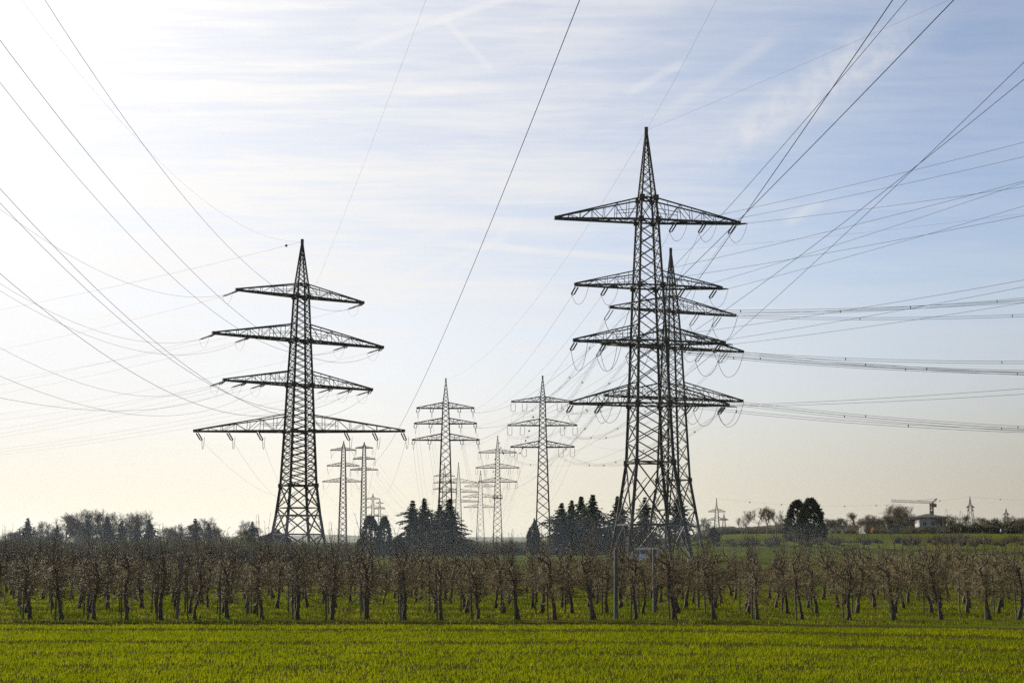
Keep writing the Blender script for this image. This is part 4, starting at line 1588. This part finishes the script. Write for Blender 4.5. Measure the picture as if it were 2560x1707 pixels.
BROWNB = [bush_mesh(41, 4, 2.4, 330), bush_mesh(42, 4, 2.0, 260)]
GREENB = [bush_mesh(43, 4, 2.2, 160, BUD, 2600, .10), bush_mesh(44, 4, 2.0, 60, IVY, 3600, .17)]
ORANGEB = [bush_mesh(45, 2, .8, 60, ORANGE, 1500, .07)]


def tree(name, meshes, u, vtop, D, hm, label, width=1.0, rz=0.0, cat='tree', group=None, H=None):
    """Stand a tree whose tip is seen at (u, vtop) at distance D; hm is the height of the source mesh."""
    x = PX(u, vtop, D).x
    g = gz(x, D)
    if (u, vtop) in ():
        g = 0
    h = PX(u, vtop, D).z - g
    s = h / hm
    t = thing(name, (x, D, g), label, cat, rz, group, (s * width, s * width, s))
    for nm_, me in zip(('trunk', 'crown'), meshes):
        if me is not None:
            link(me.name.split('.')[0], me, t)
    return t


G1 = 'conifers behind the orchard'
sp = [
    (1032, 1248, 262, 0, 1.0, 'dark spruce at the left edge of the middle clump'),
    (1061, 1241, 268, 3, .82, 'pointed dark spruce, highest of the middle clump'),
    (1099, 1256, 264, 2, 1.0, 'lower dark spruce filling the middle of the middle clump'),
    (1124, 1243, 258, 3, 1.0, 'broad dark spruce with layered boughs, right end of the middle clump'),
    (1404, 1254, 255, 1, 1.1, 'drooping spruce at the left edge of the clump left of the tallest pylon'),
    (1429, 1246, 262, 4, .9, 'slender spruce, second in the clump left of the tallest pylon'),
    (1453, 1236, 258, 2, 1.05, 'spiky spruce, third in the clump left of the tallest pylon'),
    (1482, 1233, 255, 1, 1.05, 'tallest gappy spruce in the clump left of the tallest pylon'),
    (1544, 1236, 262, 3, .85, 'spruce seen directly left of the tallest pylon\'s legs'),
    (1612, 1240, 268, 0, .95, 'pointed spruce seen through the tallest pylon\'s legs'),
    (1696, 1221, 262, 4, .9, 'spruce behind the right legs of the overlapping pylons'),
    (70, 1292, 250, 3, .95, 'single dark spruce at the far left of the tree line'),
    (342, 1303, 245, 0, .9, 'small spruce right of the bare trees in the left wood'),
    (373, 1295, 245, 2, 1.1, 'pointed spruce closing the left wood on its right'),
    (631, 1301, 245, 0, .9, 'lone spruce close to the left pylon\'s left legs'),
    (522, 1304, 248, 2, 1.0, 'narrow dark spruce beside the bare tree, left of the left pylon'),
]
for i, (u, v, D, k, w, lb) in enumerate(sp):
    tree('spruce_tree', SPRUCE[k], u, v, D, 12, lb, w * 1.65, i * 1.7, 'conifer', G1)
tree('thuja_tree', THUJAS[0], 926, 1289, 232, 9, 'bigger of two dense dark thujas, right of the slim pylons', .95, .4, 'conifer', G1)
tree('thuja_tree', THUJAS[1], 961, 1291, 236, 9, 'smaller thuja with a sharp tip, right half of the dense pair', .95, 1.4, 'conifer', G1)
tree('yew_tree', YEWS[1], 1993, 1249, 262, 12, 'left, more pointed one of two dark conifers on the right slope', 1.2, .6, 'conifer', G1)
tree('yew_tree', YEWS[0], 2026, 1245, 258, 12, 'right, rounder one of two dark conifers on the right slope', 1.12, 2.2, 'conifer', G1)
for i, (u, v, D, k, w, lb) in enumerate([
        (143, 1310, 238, 0, .85, 'round dark evergreen below the leftmost bare trees'),
        (219, 1295, 242, 1, 1.05, 'dark pointed evergreen in the middle of the left wood'),
        (268, 1288, 240, 0, 1.0, 'broadest dark evergreen in the left wood'),
        (305, 1299, 240, 1, .95, 'dark evergreen under the rightmost bare tree of the left wood'),
        (488, 1294, 240, 1, 1.15, 'stout dark evergreen between the left wood and the left pylon')]):
    tree('evergreen_tree', (SPRUCE[3], SPRUCE[0])[k], u, v, D, 12, lb, w * 1.5, i * 2.1, 'evergreen', G1)
for i, (u, v, D, k, w, lb) in enumerate([
        (107, 1300, 262, 0, .9, 'leftmost low bare tree in the left wood'),
        (162, 1274, 272, 1, 1.0, 'large bare tree, leftmost of the tall ones in the left wood'),
        (214, 1270, 276, 0, 1.0, 'bare tree, second of the tall ones in the left wood'),
        (243, 1267, 280, 2, 1.0, 'slender bare tree, third of the tall ones in the left wood'),
        (280, 1277, 276, 0, .9, 'bare tree rising just left of the roundest bare crown'),
        (324, 1268, 270, 1, .95, 'bare tree with a round wide crown at the left wood\'s right end'),
        (415, 1310, 240, 1, 1.1, 'low bare tree between the left wood and the stout evergreen'),
        (448, 1308, 238, 0, 1.1, 'low bare tree touching the stout evergreen'),
        (520, 1291, 258, 0, 1.0, 'bare tree just right of the stout evergreen'),
        (553, 1312, 245, 2, 1.2, 'low bare tree midway between stout evergreen and left pylon'),
        (613, 1298, 252, 0, .8, 'bare tree behind the lone spruce beside the left pylon'),
        (30, 1322, 240, 1, 1.2, 'low bare tree at the left picture edge'),
        (2265, 1255, 360, 1, 1.15, 'round bare tree rising over the long house'),
        (2138, 1277, 365, 2, 1.1, 'slim bare tree left of the long house'),
        (2172, 1284, 370, 0, 1.2, 'low bare tree behind the left end of the long house'),
        (2208, 1283, 372, 1, 1.0, 'bare tree behind the roof of the long house'),
        (2066, 1294, 380, 0, 1.0, 'bare tree right of the two dark conifers'),
        (2090, 1293, 380, 1, 1.0, 'bare tree, second to the right of the dark conifers'),
        (2363, 1282, 385, 1, 1.0, 'bare tree behind the white house'),
        (2545, 1288, 330, 1, 1.0, 'bare tree at the right picture edge'),
        (2410, 1284, 345, 2, 1.0, 'slim bare tree in front of the pale pylon by the crane'),
        (1960, 1296, 400, 0, 1.2, 'low bare tree on the bank left of the two dark conifers'),
        (2110, 1290, 402, 1, 1.0, 'bare tree on the bank halfway from conifers to houses'),
        (2155, 1293, 404, 0, 1.2, 'low bare tree on the bank just left of the houses'),
        (2385, 1290, 400, 0, 1.2, 'bare tree on the bank right of the white house'),
        (2450, 1288, 398, 1, 1.1, 'wide bare tree on the bank below the beaded wire, right of the crane'),
        (2480, 1291, 396, 2, 1.2, 'bare tree on the bank between the two pale right pylons'),
        (2525, 1287, 392, 0, 1.2, 'bare tree on the bank near the right picture edge'),
        (1760, 1292, 270, 0, .8, 'small bare tree just right of the overlapping pylons')]):
    tree('bare_tree', BARET[k], u, v, D, 10, lb, w * (1.1 if u < 1000 else 1.3), i * 1.3, 'bare tree', 'bare trees behind the orchard')
for i, (u, v, lb) in enumerate([(1869, 1271, 'leftmost bare tufted tree of the row on the hill'), (1896, 1261, 'second bare tufted tree of the row on the hill'),
                                (1915, 1264, 'middle bare tufted tree of the row on the hill'), (1939, 1264, 'rightmost tall tufted tree of the row on the hill'),
                                (1853, 1290, 'low tufted tree left of the row on the hill')]):
    tree('tufted_tree', TUFT[i % 2], u, v, 330, 10, lb, 1.5, i * 1.9, 'bare tree', 'tufted bare trees on the hill')
for i, (u, v, D, k, w, lb) in enumerate([
        (1336, 1300, 250, 1, .45, 'small dark bush below the grey pylon, left of the spruces'),
        (613, 1328, 190, 0, 1.2, 'greenish budding bush by the left pylon\'s left legs'),
        (312, 1352, 170, 0, 1.1, 'yellow-green bush in the middle of the left thicket'),
        (262, 1350, 180, 0, .9, 'dull green bush left of the yellow-green one'),
        (690, 1325, 262, 1, 1.6, 'dark bush between the legs of the left pylon'),
        (1000, 1338, 235, 1, 1.2, 'dark low bush between the thujas and the spruces'),
        (2395, 1308, 335, 1, 1.9, 'dark shrub right of the white house'),
        (2440, 1309, 335, 1, 2.0, 'dark shrub in the right hedge below the pale pylon'),
        (2490, 1305, 335, 1, 2.0, 'dark rounded shrub in the right hedge'),
        (2535, 1302, 332, 1, 2.0, 'dark shrub in the hedge near the right edge'),
        (1785, 1318, 255, 1, .75, 'dark bush at the foot of the hill right of the pylons')]):
    tree('bush', GREENB[k], u, v, D, 4, lb, w, i * 1.1, 'bush', 'bushes behind the orchard')
tree('flowering_shrub', ORANGEB[0], 2183, 1317, 352, 2, 'small orange flowering shrub in front of the long house', 1.0, 0, 'shrub')

# brown leafless thicket behind the orchard: nobody could count its bushes
def thicket():
    rg = random.Random(77)
    V, Fq = [], []
    base_ = []
    for st, _ in BROWNB:
        base_.append((np.array([v.co[:] for v in st.vertices]), [tuple(p.vertices) for p in st.polygons]))
    quads = []
    allv = []
    n0 = 0
    spots = []
    for _ in range(150):
        u = rg.uniform(-60, 880)
        spots.append((u, rg.uniform(1344, 1366) - (6 if u < 640 else -4), rg.uniform(150, 238)))
    for _ in range(120):
        spots.append((rg.uniform(880, 1800), rg.uniform(1345, 1366), rg.uniform(282, 325)))
    for _ in range(120):
        spots.append((rg.uniform(1780, 2620), rg.uniform(1310, 1330), rg.uniform(334, 372)))
    for _ in range(70):
        D = rg.uniform(228, 262)
        spots.append((rg.uniform(1790, 2640), 0, D))
    for u, v, D in spots:
        if 1530 < u < 1680 and D < 200:
            continue
        p = PX(u, v, D)
        g = gz(p.x, D)
        h = max(1.2, p.z - g) if v else rg.uniform(.7, 1.9)
        if not v:
            p = PX(u, 1370, D)
            g = gz(p.x, D)
        co, fc = base_[rg.randrange(2)]
        a = rg.uniform(0, 6.28)
        s = h / 4.0
        w = s * rg.uniform(.95, 1.5)
        c, sn = math.cos(a) * w, math.sin(a) * w
        q = np.stack([co[:, 0] * c - co[:, 1] * sn + p.x, co[:, 0] * sn + co[:, 1] * c + D, co[:, 2] * s + g], -1)
        allv.append(q)
        quads.append(np.array(fc) + n0)
        n0 += len(q)
    o = link('undergrowth', np_mesh('undergrowth', np.concatenate(allv), np.concatenate(quads), BRUSH))
    tag(o, 'brown leafless thicket along the back of the orchard', 'thicket', kind='stuff')


thicket()

# ================================================================== hills
def mound(name, prof, D, depth, mat, label, foot=0.0):
    """A grassy bank seen as a ridge through (u, v) points at distance D."""
    us = np.linspace(prof[0][0], prof[-1][0], 90)
    vs = np.interp(us, [p[0] for p in prof], [p[1] for p in prof])
    rows = []
    for t in np.linspace(-1, 1, 17):
        r = []
        for u, v in zip(us, vs):
            p = PX(u, v, D)
            x, y = p.x, D + t * depth
            g = gz(x, y) - .4
            k = max(0.0, 1 - abs(t) ** 1.8)
            e = min(1, (u - us[0]) / 40, (us[-1] - u) / 40)
            e = e * e * (3 - 2 * e)
            wob = .16 * math.sin(u * .31) + .12 * math.sin(u * .83 + t * 5)
            r.append((x, y, g + max(0, (p.z - g)) * k * e + wob * k * e))
        rows.append(r)
    V = np.array(rows).reshape(-1, 3)
    nx, ny = len(us), 17
    i = np.arange(nx - 1)[None, :] + nx * np.arange(ny - 1)[:, None]
    Fc = np.stack([i, i + 1, i + nx + 1, i + nx], -1).reshape(-1, 4)
    o = link(name, np_mesh(name, V, Fc, mat))
    tag(o, label, 'hill', kind='structure')


BANK = material('rough_bank', (0.038, 0.040, 0.014), 0.95, (0.058, 0.050, 0.024), 0.25, bump=0.4, spec=.1)
mound('hill', [(1720, 1330), (1760, 1324), (1810, 1315), (1850, 1319), (1900, 1315), (1950, 1310), (2000, 1309), (2060, 1311), (2150, 1314), (2300, 1316), (2400, 1312), (2470, 1308), (2560, 1303), (2680, 1300)],
      425, 28, BANK, 'dark grassy bank along the right horizon')
FARH = material('far_woods', (0.05, 0.06, 0.04), 0.95, (0.07, 0.075, 0.05), 0.01)
mound('hills', [(-900, 1340), (-300, 1338), (100, 1340), (420, 1343), (760, 1338), (840, 1335), (930, 1341), (1300, 1342), (1700, 1341), (2200, 1338), (3300, 1336)],
      4200, 300, FARH, 'low distant wooded hills on the horizon')

# ================================================================== houses
def gable_box(mb, x0, x1, y0, y1, z0, z1):
    mb.box(((x0 + x1) / 2, (y0 + y1) / 2, (z0 + z1) / 2), (x1 - x0, y1 - y0, z1 - z0))


def hip_roof(name, root, w, d, ze, zr, ridge, over=.7, off=(0, 0)):
    mb = MB()
    X, Y = w / 2 + over, d / 2 + over
    e = [(-X, -Y, ze), (X, -Y, ze), (X, Y, ze), (-X, Y, ze)]
    r = [(-ridge / 2, 0, zr), (ridge / 2, 0, zr)]
    e = [Vector((a + off[0], b + off[1], c)) for a, b, c in e]
    r = [Vector((a + off[0], b + off[1], c)) for a, b, c in r]
    lo_ = [p - Vector((0, 0, .22)) for p in e]
    i = 0
    mb.v = e + r + lo_
    mb.f = [(0, 1, 5, 4), (1, 2, 5), (2, 3, 4, 5), (3, 0, 4), (0, 6, 7, 1), (1, 7, 8, 2), (2, 8, 9, 3), (3, 9, 6, 0), (6, 9, 8, 7)]
    return mb.build('roof', ROOFTILE, root)


def window(root, x, y, z, w, h, yaw=0.0):
    mb = MB()
    t = .09
    for dx_, dz_, sx, sz in ((-w / 2, 0, t, h + t), (w / 2, 0, t, h + t), (0, h / 2, w - t, t), (0, -h / 2, w - t, t), (0, 0, t * .7, h - t)):
        mb.box((x + dx_, y - .03, z + dz_), (sx, .08, sz))
    f = mb.build('window', FRAME, root)
    p = MB()
    p.box((x, y - .012, z), (w - t, .02, h - t))
    p.build('pane', GLASS, f)


def house(label, u0, u1, v_ground, v_eave, v_ridge, D, wall, ridge, depth, wins, door=None, wing=None, chimney=None):
    p0, p1 = PX(u0, v_eave, D), PX(u1, v_eave, D)
    w = p1.x - p0.x - 1.2
    cx = (p0.x + p1.x) / 2
    g = gz(cx, D) - .1
    ze = p0.z - g
    zr = PX(u0, v_ridge, D + depth / 2).z - g
    root = thing('house', (cx, D + depth / 2, g), label, 'house')
    mb = MB()
    mb.box((0, 0, ze / 2 - .5), (w, depth, ze + 1 - .02))
    mb.build('wall', wall, root)
    rf = hip_roof('roof', root, w, depth, ze + .2, zr, ridge)
    if chimney is not None:
        c = MB()
        c.box((chimney, 0, zr + .1), (.7, .6, 1.1))
        c.box((chimney, 0, zr + .7), (.85, .75, .12))
        c.build('chimney', RENDER_GREY, rf)
    for x, z, ww, hh in wins:
        window(root, x, -depth / 2, z, ww, hh)
    if door:
        d = MB()
        d.box((door, -depth / 2 - .03, 1.05), (1.0, .08, 2.1))
        dd = d.build('door', PLATE, root)
        k = MB()
        k.ball((door + .38, -depth / 2 - .1, 1.05), .04)
        k.build('handle', HUBCAP, dd)
    if wing:
        x0, x1, zt = wing
        m = MB()
        m.box(((x0 + x1) / 2, 0.4, zt / 2 - .5), (x1 - x0, depth * .7, zt + 1))
        wg = m.build('annexe', wall, root)
        m = MB()
        m.box(((x0 + x1) / 2, 0.4, zt + .09), (x1 - x0 + .5, depth * .7 + .5, .18))
        m.build('flat_roof', ROOFTILE, wg)
    return root


house('long grey house with low dark hip roof, left of the crane mast', 2212, 2292, 1334, 1300, 1290, 378, RENDER_GREY, 3.2, 9,
      [(-2.6, 2.2, 1.2, 1.1), (.4, 2.2, 1.4, 1.2), (3, 2.2, 1.1, 1.1)], door=1.9)
house('low grey house end joined left of the long house', 2160, 2216, 1334, 1304, 1294.5, 382, RENDER_GREY, 2.4, 8,
      [(-1.8, 2.0, 1.2, 1.1), (1.2, 2.0, 1.2, 1.1)])
house('white house with dark pyramid roof and chimney under the crane', 2293, 2369, 1334, 1294, 1284, 384, RENDER_WHITE, 1.2, 8.5,
      [(-2.4, 3.2, 1.0, 1.2), (.2, 3.2, 1.3, 1.2), (2.6, 3.2, 1.0, 1.2), (-1.2, 1.0, 1.4, 1.3)], wing=(4.0, 6.2, 2.2), chimney=1.0)

# ================================================================== tower crane
bc = base(2330, 1300, 470)
cr = thing('tower_crane', bc, 'thin tower crane with a long jib reaching left over the houses', 'crane')


def cz(u, v):
    p = PX(u, v, 470)
    return Vector((p.x - bc.x, 0, p.z - bc.z))


m = MB()
top, tip = cz(2330, 1257), cz(2228, 1254)
for sx in (-.5, .5):
    for sy in (-.5, .5):
        m.bar((sx, sy, 0), (sx, sy, top.z), .18)
nz = 9
for j in range(nz):
    z0, z1 = top.z * j / nz, top.z * (j + 1) / nz
    for a, b in (((-.5, -.5), (.5, -.5)), ((.5, -.5), (.5, .5)), ((.5, .5), (-.5, .5)), ((-.5, .5), (-.5, -.5))):
        m.bar((*a, z0), (*b, z1), .10)
        m.bar((*b, z0), (*a, z1), .10)
m.build('mast', CRANEY, cr)
m = MB()
a, b = cz(2336, 1258), tip
nj = 16
for j in range(nj):
    p, q_ = lerp(a, b, j / nj), lerp(a, b, (j + 1) / nj)
    for s in (-.5, .5):
        m.bar(p + Vector((0, s, 0)), q_ + Vector((0, s, 0)), .09)
        m.bar(p + Vector((0, s, 0)), (p + q_) / 2 + Vector((0, 0, .8)), .05)
        m.bar((p + q_) / 2 + Vector((0, 0, .8)), q_ + Vector((0, s, 0)), .05)
    m.bar(p + Vector((0, 0, .8)) + (q_ - p) * .5, q_ + Vector((0, 0, .8)) + (q_ - p) * (.5 if j < nj - 1 else 0), .09)
m.build('jib', CRANEY, cr)
m = MB()
apex = cz(2341.5, 1246)
for s in (-.35, .35):
    m.bar(top + Vector((0, s, 0)), apex + Vector((0, s, 0)), .26)
m.bar(apex + Vector((0, -.4, 0)), apex + Vector((0, .4, 0)), .26)
for k in (.3, .6):
    m.bar(lerp(top, apex, k) + Vector((0, -.35, 0)), lerp(top, apex, k) + Vector((0, .35, 0)), .2)
m.build('strut', CRANEY, cr)
m = MB()
m.bar(apex, lerp(a, b, .40) + Vector((0, 0, .85)), .09)
m.bar(apex, cz(2338, 1264), .09)
m.build('stay_rope', CABLE, cr)
m = MB()
m.box(cz(2334, 1263), (1.8, 1.4, 1.2))
m.build('counterweight', CONCRETE, cr)
m = MB()
m.box((0, 0, -.3), (4.2, 4.2, .8))
m.box((0, 0, .3), (2.2, 2.2, .5))
m.build('base_ballast', CONCRETE, cr)

# ================================================================== white van by the tallest pylon
def van():
    D = 172.0
    p = PX(1606, 1380, D)
    root = thing('van', (p.x, D, gz(p.x, D)), 'white van parked behind the orchard near the tallest pylon\'s feet', 'van', R(172))
    L, Wd, Hh = 4.4, 1.9, 2.05
    # side outline (x along the van, front at +x), extruded and narrowed to the roof
    prof = [(-2.2, .42), (-2.22, .9), (-2.18, 1.75), (-2.0, 2.0), (.55, 2.03), (.95, 1.92), (1.55, 1.22), (2.05, 1.05), (2.2, .8), (2.2, .42)]
    mb = MB()
    n = len(prof)
    for s in (-1, 1):
        for x, z in prof:
            w = Wd / 2 * (1 - .10 * max(0, (z - 1.0)))
            mb.v.append(Vector((x, s * w, z)))
    mb.f.append(tuple(range(n)))
    mb.f.append(tuple(reversed(range(n, 2 * n))))
    for i in range(n):
        j = (i + 1) % n
        mb.f.append((i, i + n, j + n, j))
    mb.build('body', VANWHITE, root)
    for s in (-1, 1):
        g = MB()
        y = s * .93
        for x0, x1 in ((.35, 1.25), (-.85, .22), (-2.0, -.98)):
            hi = 1.78 if x1 < 1 else 1.72
            a = [Vector((x0, 0, 1.2)), Vector((x1, 0, 1.2)), Vector((x1 - (.42 if x1 > 1 else 0), 0, hi)), Vector((x0, 0, hi))]
            for q_ in a:
                q_.y = s * (Wd / 2 * (1 - .10 * (q_.z - 1.0)) + .006)
            g.quad(*(a if s < 0 else a[::-1]))
        g.build('side_window', GLASS, root)
    g = MB()
    g.quad((1.02, -.78, 1.86), (1.02, .78, 1.86), (1.51, .84, 1.29), (1.51, -.84, 1.29))
    for q_ in g.v:
        q_ += Vector((.012, 0, .012))
    g.build('windscreen', GLASS, root)
    g = MB()
    g.quad((-2.196, .72, 1.22), (-2.196, -.72, 1.22), (-2.188, -.68, 1.70), (-2.188, .68, 1.70))
    for q_ in g.v:
        q_.x -= .015
    g.build('rear_window', GLASS, root)
    for x in (-1.4, 1.4):
        for s in (-1, 1):
            w = MB()
            w.prism((x, s * .68, .33), (x, s * .96, .33), .33, .33, 18)
            wo = w.build('wheel', RUBBER, root)
            r = MB()
            r.prism((x, s * .962, .33), (x, s * .975, .33), .2, .18, 14)
            r.build('rim', HUBCAP, wo)
    for s in (-1, 1):
        l = MB()
        l.box((2.2, s * .68, .82), (.06, .32, .17))
        l.build('headlight', GLASS, root)
        l = MB()
        l.box((-2.215, s * .82, 1.05), (.05, .13, .42))
        l.build('tail_light', REDLAMP, root)
        l = MB()
        l.box((1.2, s * 1.03, 1.22), (.1, .18, .2))
        l.build('mirror', PLATE, root)
    for x in (-2.24, 2.23):
        b = MB()
        b.box((x, 0, .48), (.1, 1.8, .22))
        b.build('bumper', PLATE, root)


van()

# ================================================================== a walker far off on the right meadow
def walker():
    p = PX(2503, 1345, 300)
    g = gz(p.x, 300)
    root = thing('person', (p.x, 300, g), 'person in a pale jacket walking on the right meadow', 'person', R(-60))
    sk = [((0, 0, .92), .15), ((0, 0, 1.12), .145), ((.02, 0, 1.36), .16), ((.02, 0, 1.47), .07), ((.03, 0, 1.54), .062), ((.035, 0, 1.66), .095), ((.03, 0, 1.75), .07),
          ((0, .10, .86), .10), ((.14, .10, .48), .062), ((.06, .10, .08), .045), ((.22, .10, .05), .036),
          ((0, -.10, .86), .10), ((-.08, -.10, .48), .062), ((-.30, -.10, .12), .045), ((-.18, -.10, .04), .036),
          ((.02, .20, 1.38), .06), ((-.06, .25, 1.10), .048), ((.04, .25, .86), .034), ((.07, .25, .78), .03),
          ((.02, -.20, 1.38), .06), ((.10, -.25, 1.10), .048), ((.24, -.25, .90), .034), ((.28, -.25, .83), .03)]
    ed = [(0, 1), (1, 2), (2, 3), (3, 4), (4, 5), (5, 6), (0, 7), (7, 8), (8, 9), (9, 10), (0, 11), (11, 12), (12, 13), (13, 14),
          (2, 15), (15, 16), (16, 17), (17, 18), (2, 19), (19, 20), (20, 21), (21, 22)]
    me = bpy.data.meshes.new('body')
    me.from_pydata([s[0] for s in sk], ed, [])
    me.materials.append(SKIN)
    o = link('body', me, root)
    md = o.modifiers.new('Skin', 'SKIN')
    for i, s in enumerate(sk):
        me.skin_vertices[0].data[i].radius = (s[1], s[1])
    me.skin_vertices[0].data[0].use_root = True
    sb = o.modifiers.new('Subdivision', 'SUBSURF')
    sb.levels = sb.render_levels = 1
    j = MB()
    j.tube([(0, 0, .84), (0, 0, 1.1), (.02, 0, 1.36), (.02, 0, 1.48)], [.20, .185, .215, .10], 10)
    for s, e in ((1, ((-.06, .25, 1.10), (.035, .25, .88))), (-1, ((.10, -.25, 1.10), (.23, -.25, .92)))):
        j.tube([(.02, s * .17, 1.41), e[0], e[1]], [.085, .066, .052], 8)
    j.build('jacket', CLOTH_L, root, True)
    t = MB()
    for s, kx, fx, fz in ((1, .14, .06, .1), (-1, -.08, -.29, .14)):
        t.tube([(0, s * .09, .93), (kx * .5, s * .10, .7), (kx, s * .10, .48), (fx, s * .10, fz)], [.125, .105, .08, .07], 8)
    t.build('trousers', CLOTH_D, root, True)
    h = MB()
    h.ball((.015, 0, 1.72), .105, 10, 8)
    h.build('hair', HAIR, root, True)


walker()

# ================================================================== air
def haze():
    mt = bpy.data.materials.new('haze_air')
    mt.use_nodes = True
    t = NT(mt.node_tree)
    t.n.clear()
    o = t.node('ShaderNodeOutputMaterial')
    v = t.node('ShaderNodeVolumePrincipled')
    v.inputs['Color'].default_value = (0.90, 0.90, 0.90, 1)
    v.inputs['Density'].default_value = 0.00004
    v.inputs['Anisotropy'].default_value = 0.35
    t.l.new(v.outputs[0], o.inputs['Volume'])
    m = MB()
    m.box((0, 2350, 39), (10400, 5300, 84))
    h = m.build('haze', mt)
    tag(h, 'pale hazy air over the whole plain', 'haze', kind='stuff')


haze()


def mist():
    """Thin bluish smoke lying over the wet ground at the foot of the conifers."""
    mt = bpy.data.materials.new('mist_air')
    mt.use_nodes = True
    t = NT(mt.node_tree)
    t.n.clear()
    o = t.node('ShaderNodeOutputMaterial')
    v = t.node('ShaderNodeVolumePrincipled')
    v.inputs['Color'].default_value = (0.66, 0.80, 1.0, 1)
    v.inputs['Density'].default_value = 0.00034
    v.inputs['Anisotropy'].default_value = 0.3
    t.l.new(v.outputs[0], o.inputs['Volume'])
    m = MB()
    # a low mound of smoke, rounded off at the top and the ends
    nx, ny = 24, 14
    for j in range(ny + 1):
        for i in range(nx + 1):
            a, b = i / nx * 2 - 1, j / ny * 2 - 1
            h = max(0, 1 - a ** 4) * max(0, 1 - b ** 4)
            m.v.append(Vector((-35 + a * 112, 178 + b * 72, -1.5 + 8.6 * h * (1 + .10 * math.sin(i * 1.1 + j * .7)))))
    n = len(m.v)
    for p in list(m.v):
        m.v.append(Vector((p.x, p.y, -2.0)))
    w = nx + 1
    for j in range(ny):
        for i in range(nx):
            a = j * w + i
            m.f.append((a, a + 1, a + w + 1, a + w))
            m.f.append((n + a, n + a + w, n + a + w + 1, n + a + 1))
    rim = [i for i in range(nx)] + [j * w + nx for j in range(ny)] + [ny * w + i for i in range(nx, 0, -1)] + [j * w for j in range(ny, 0, -1)]
    for p, q in zip(rim, rim[1:] + rim[:1]):
        m.f.append((p, n + p, n + q, q))
    tag(m.build('smoke', mt), 'bluish smoke lying low around the conifers behind the orchard', 'smoke', kind='stuff')


mist()
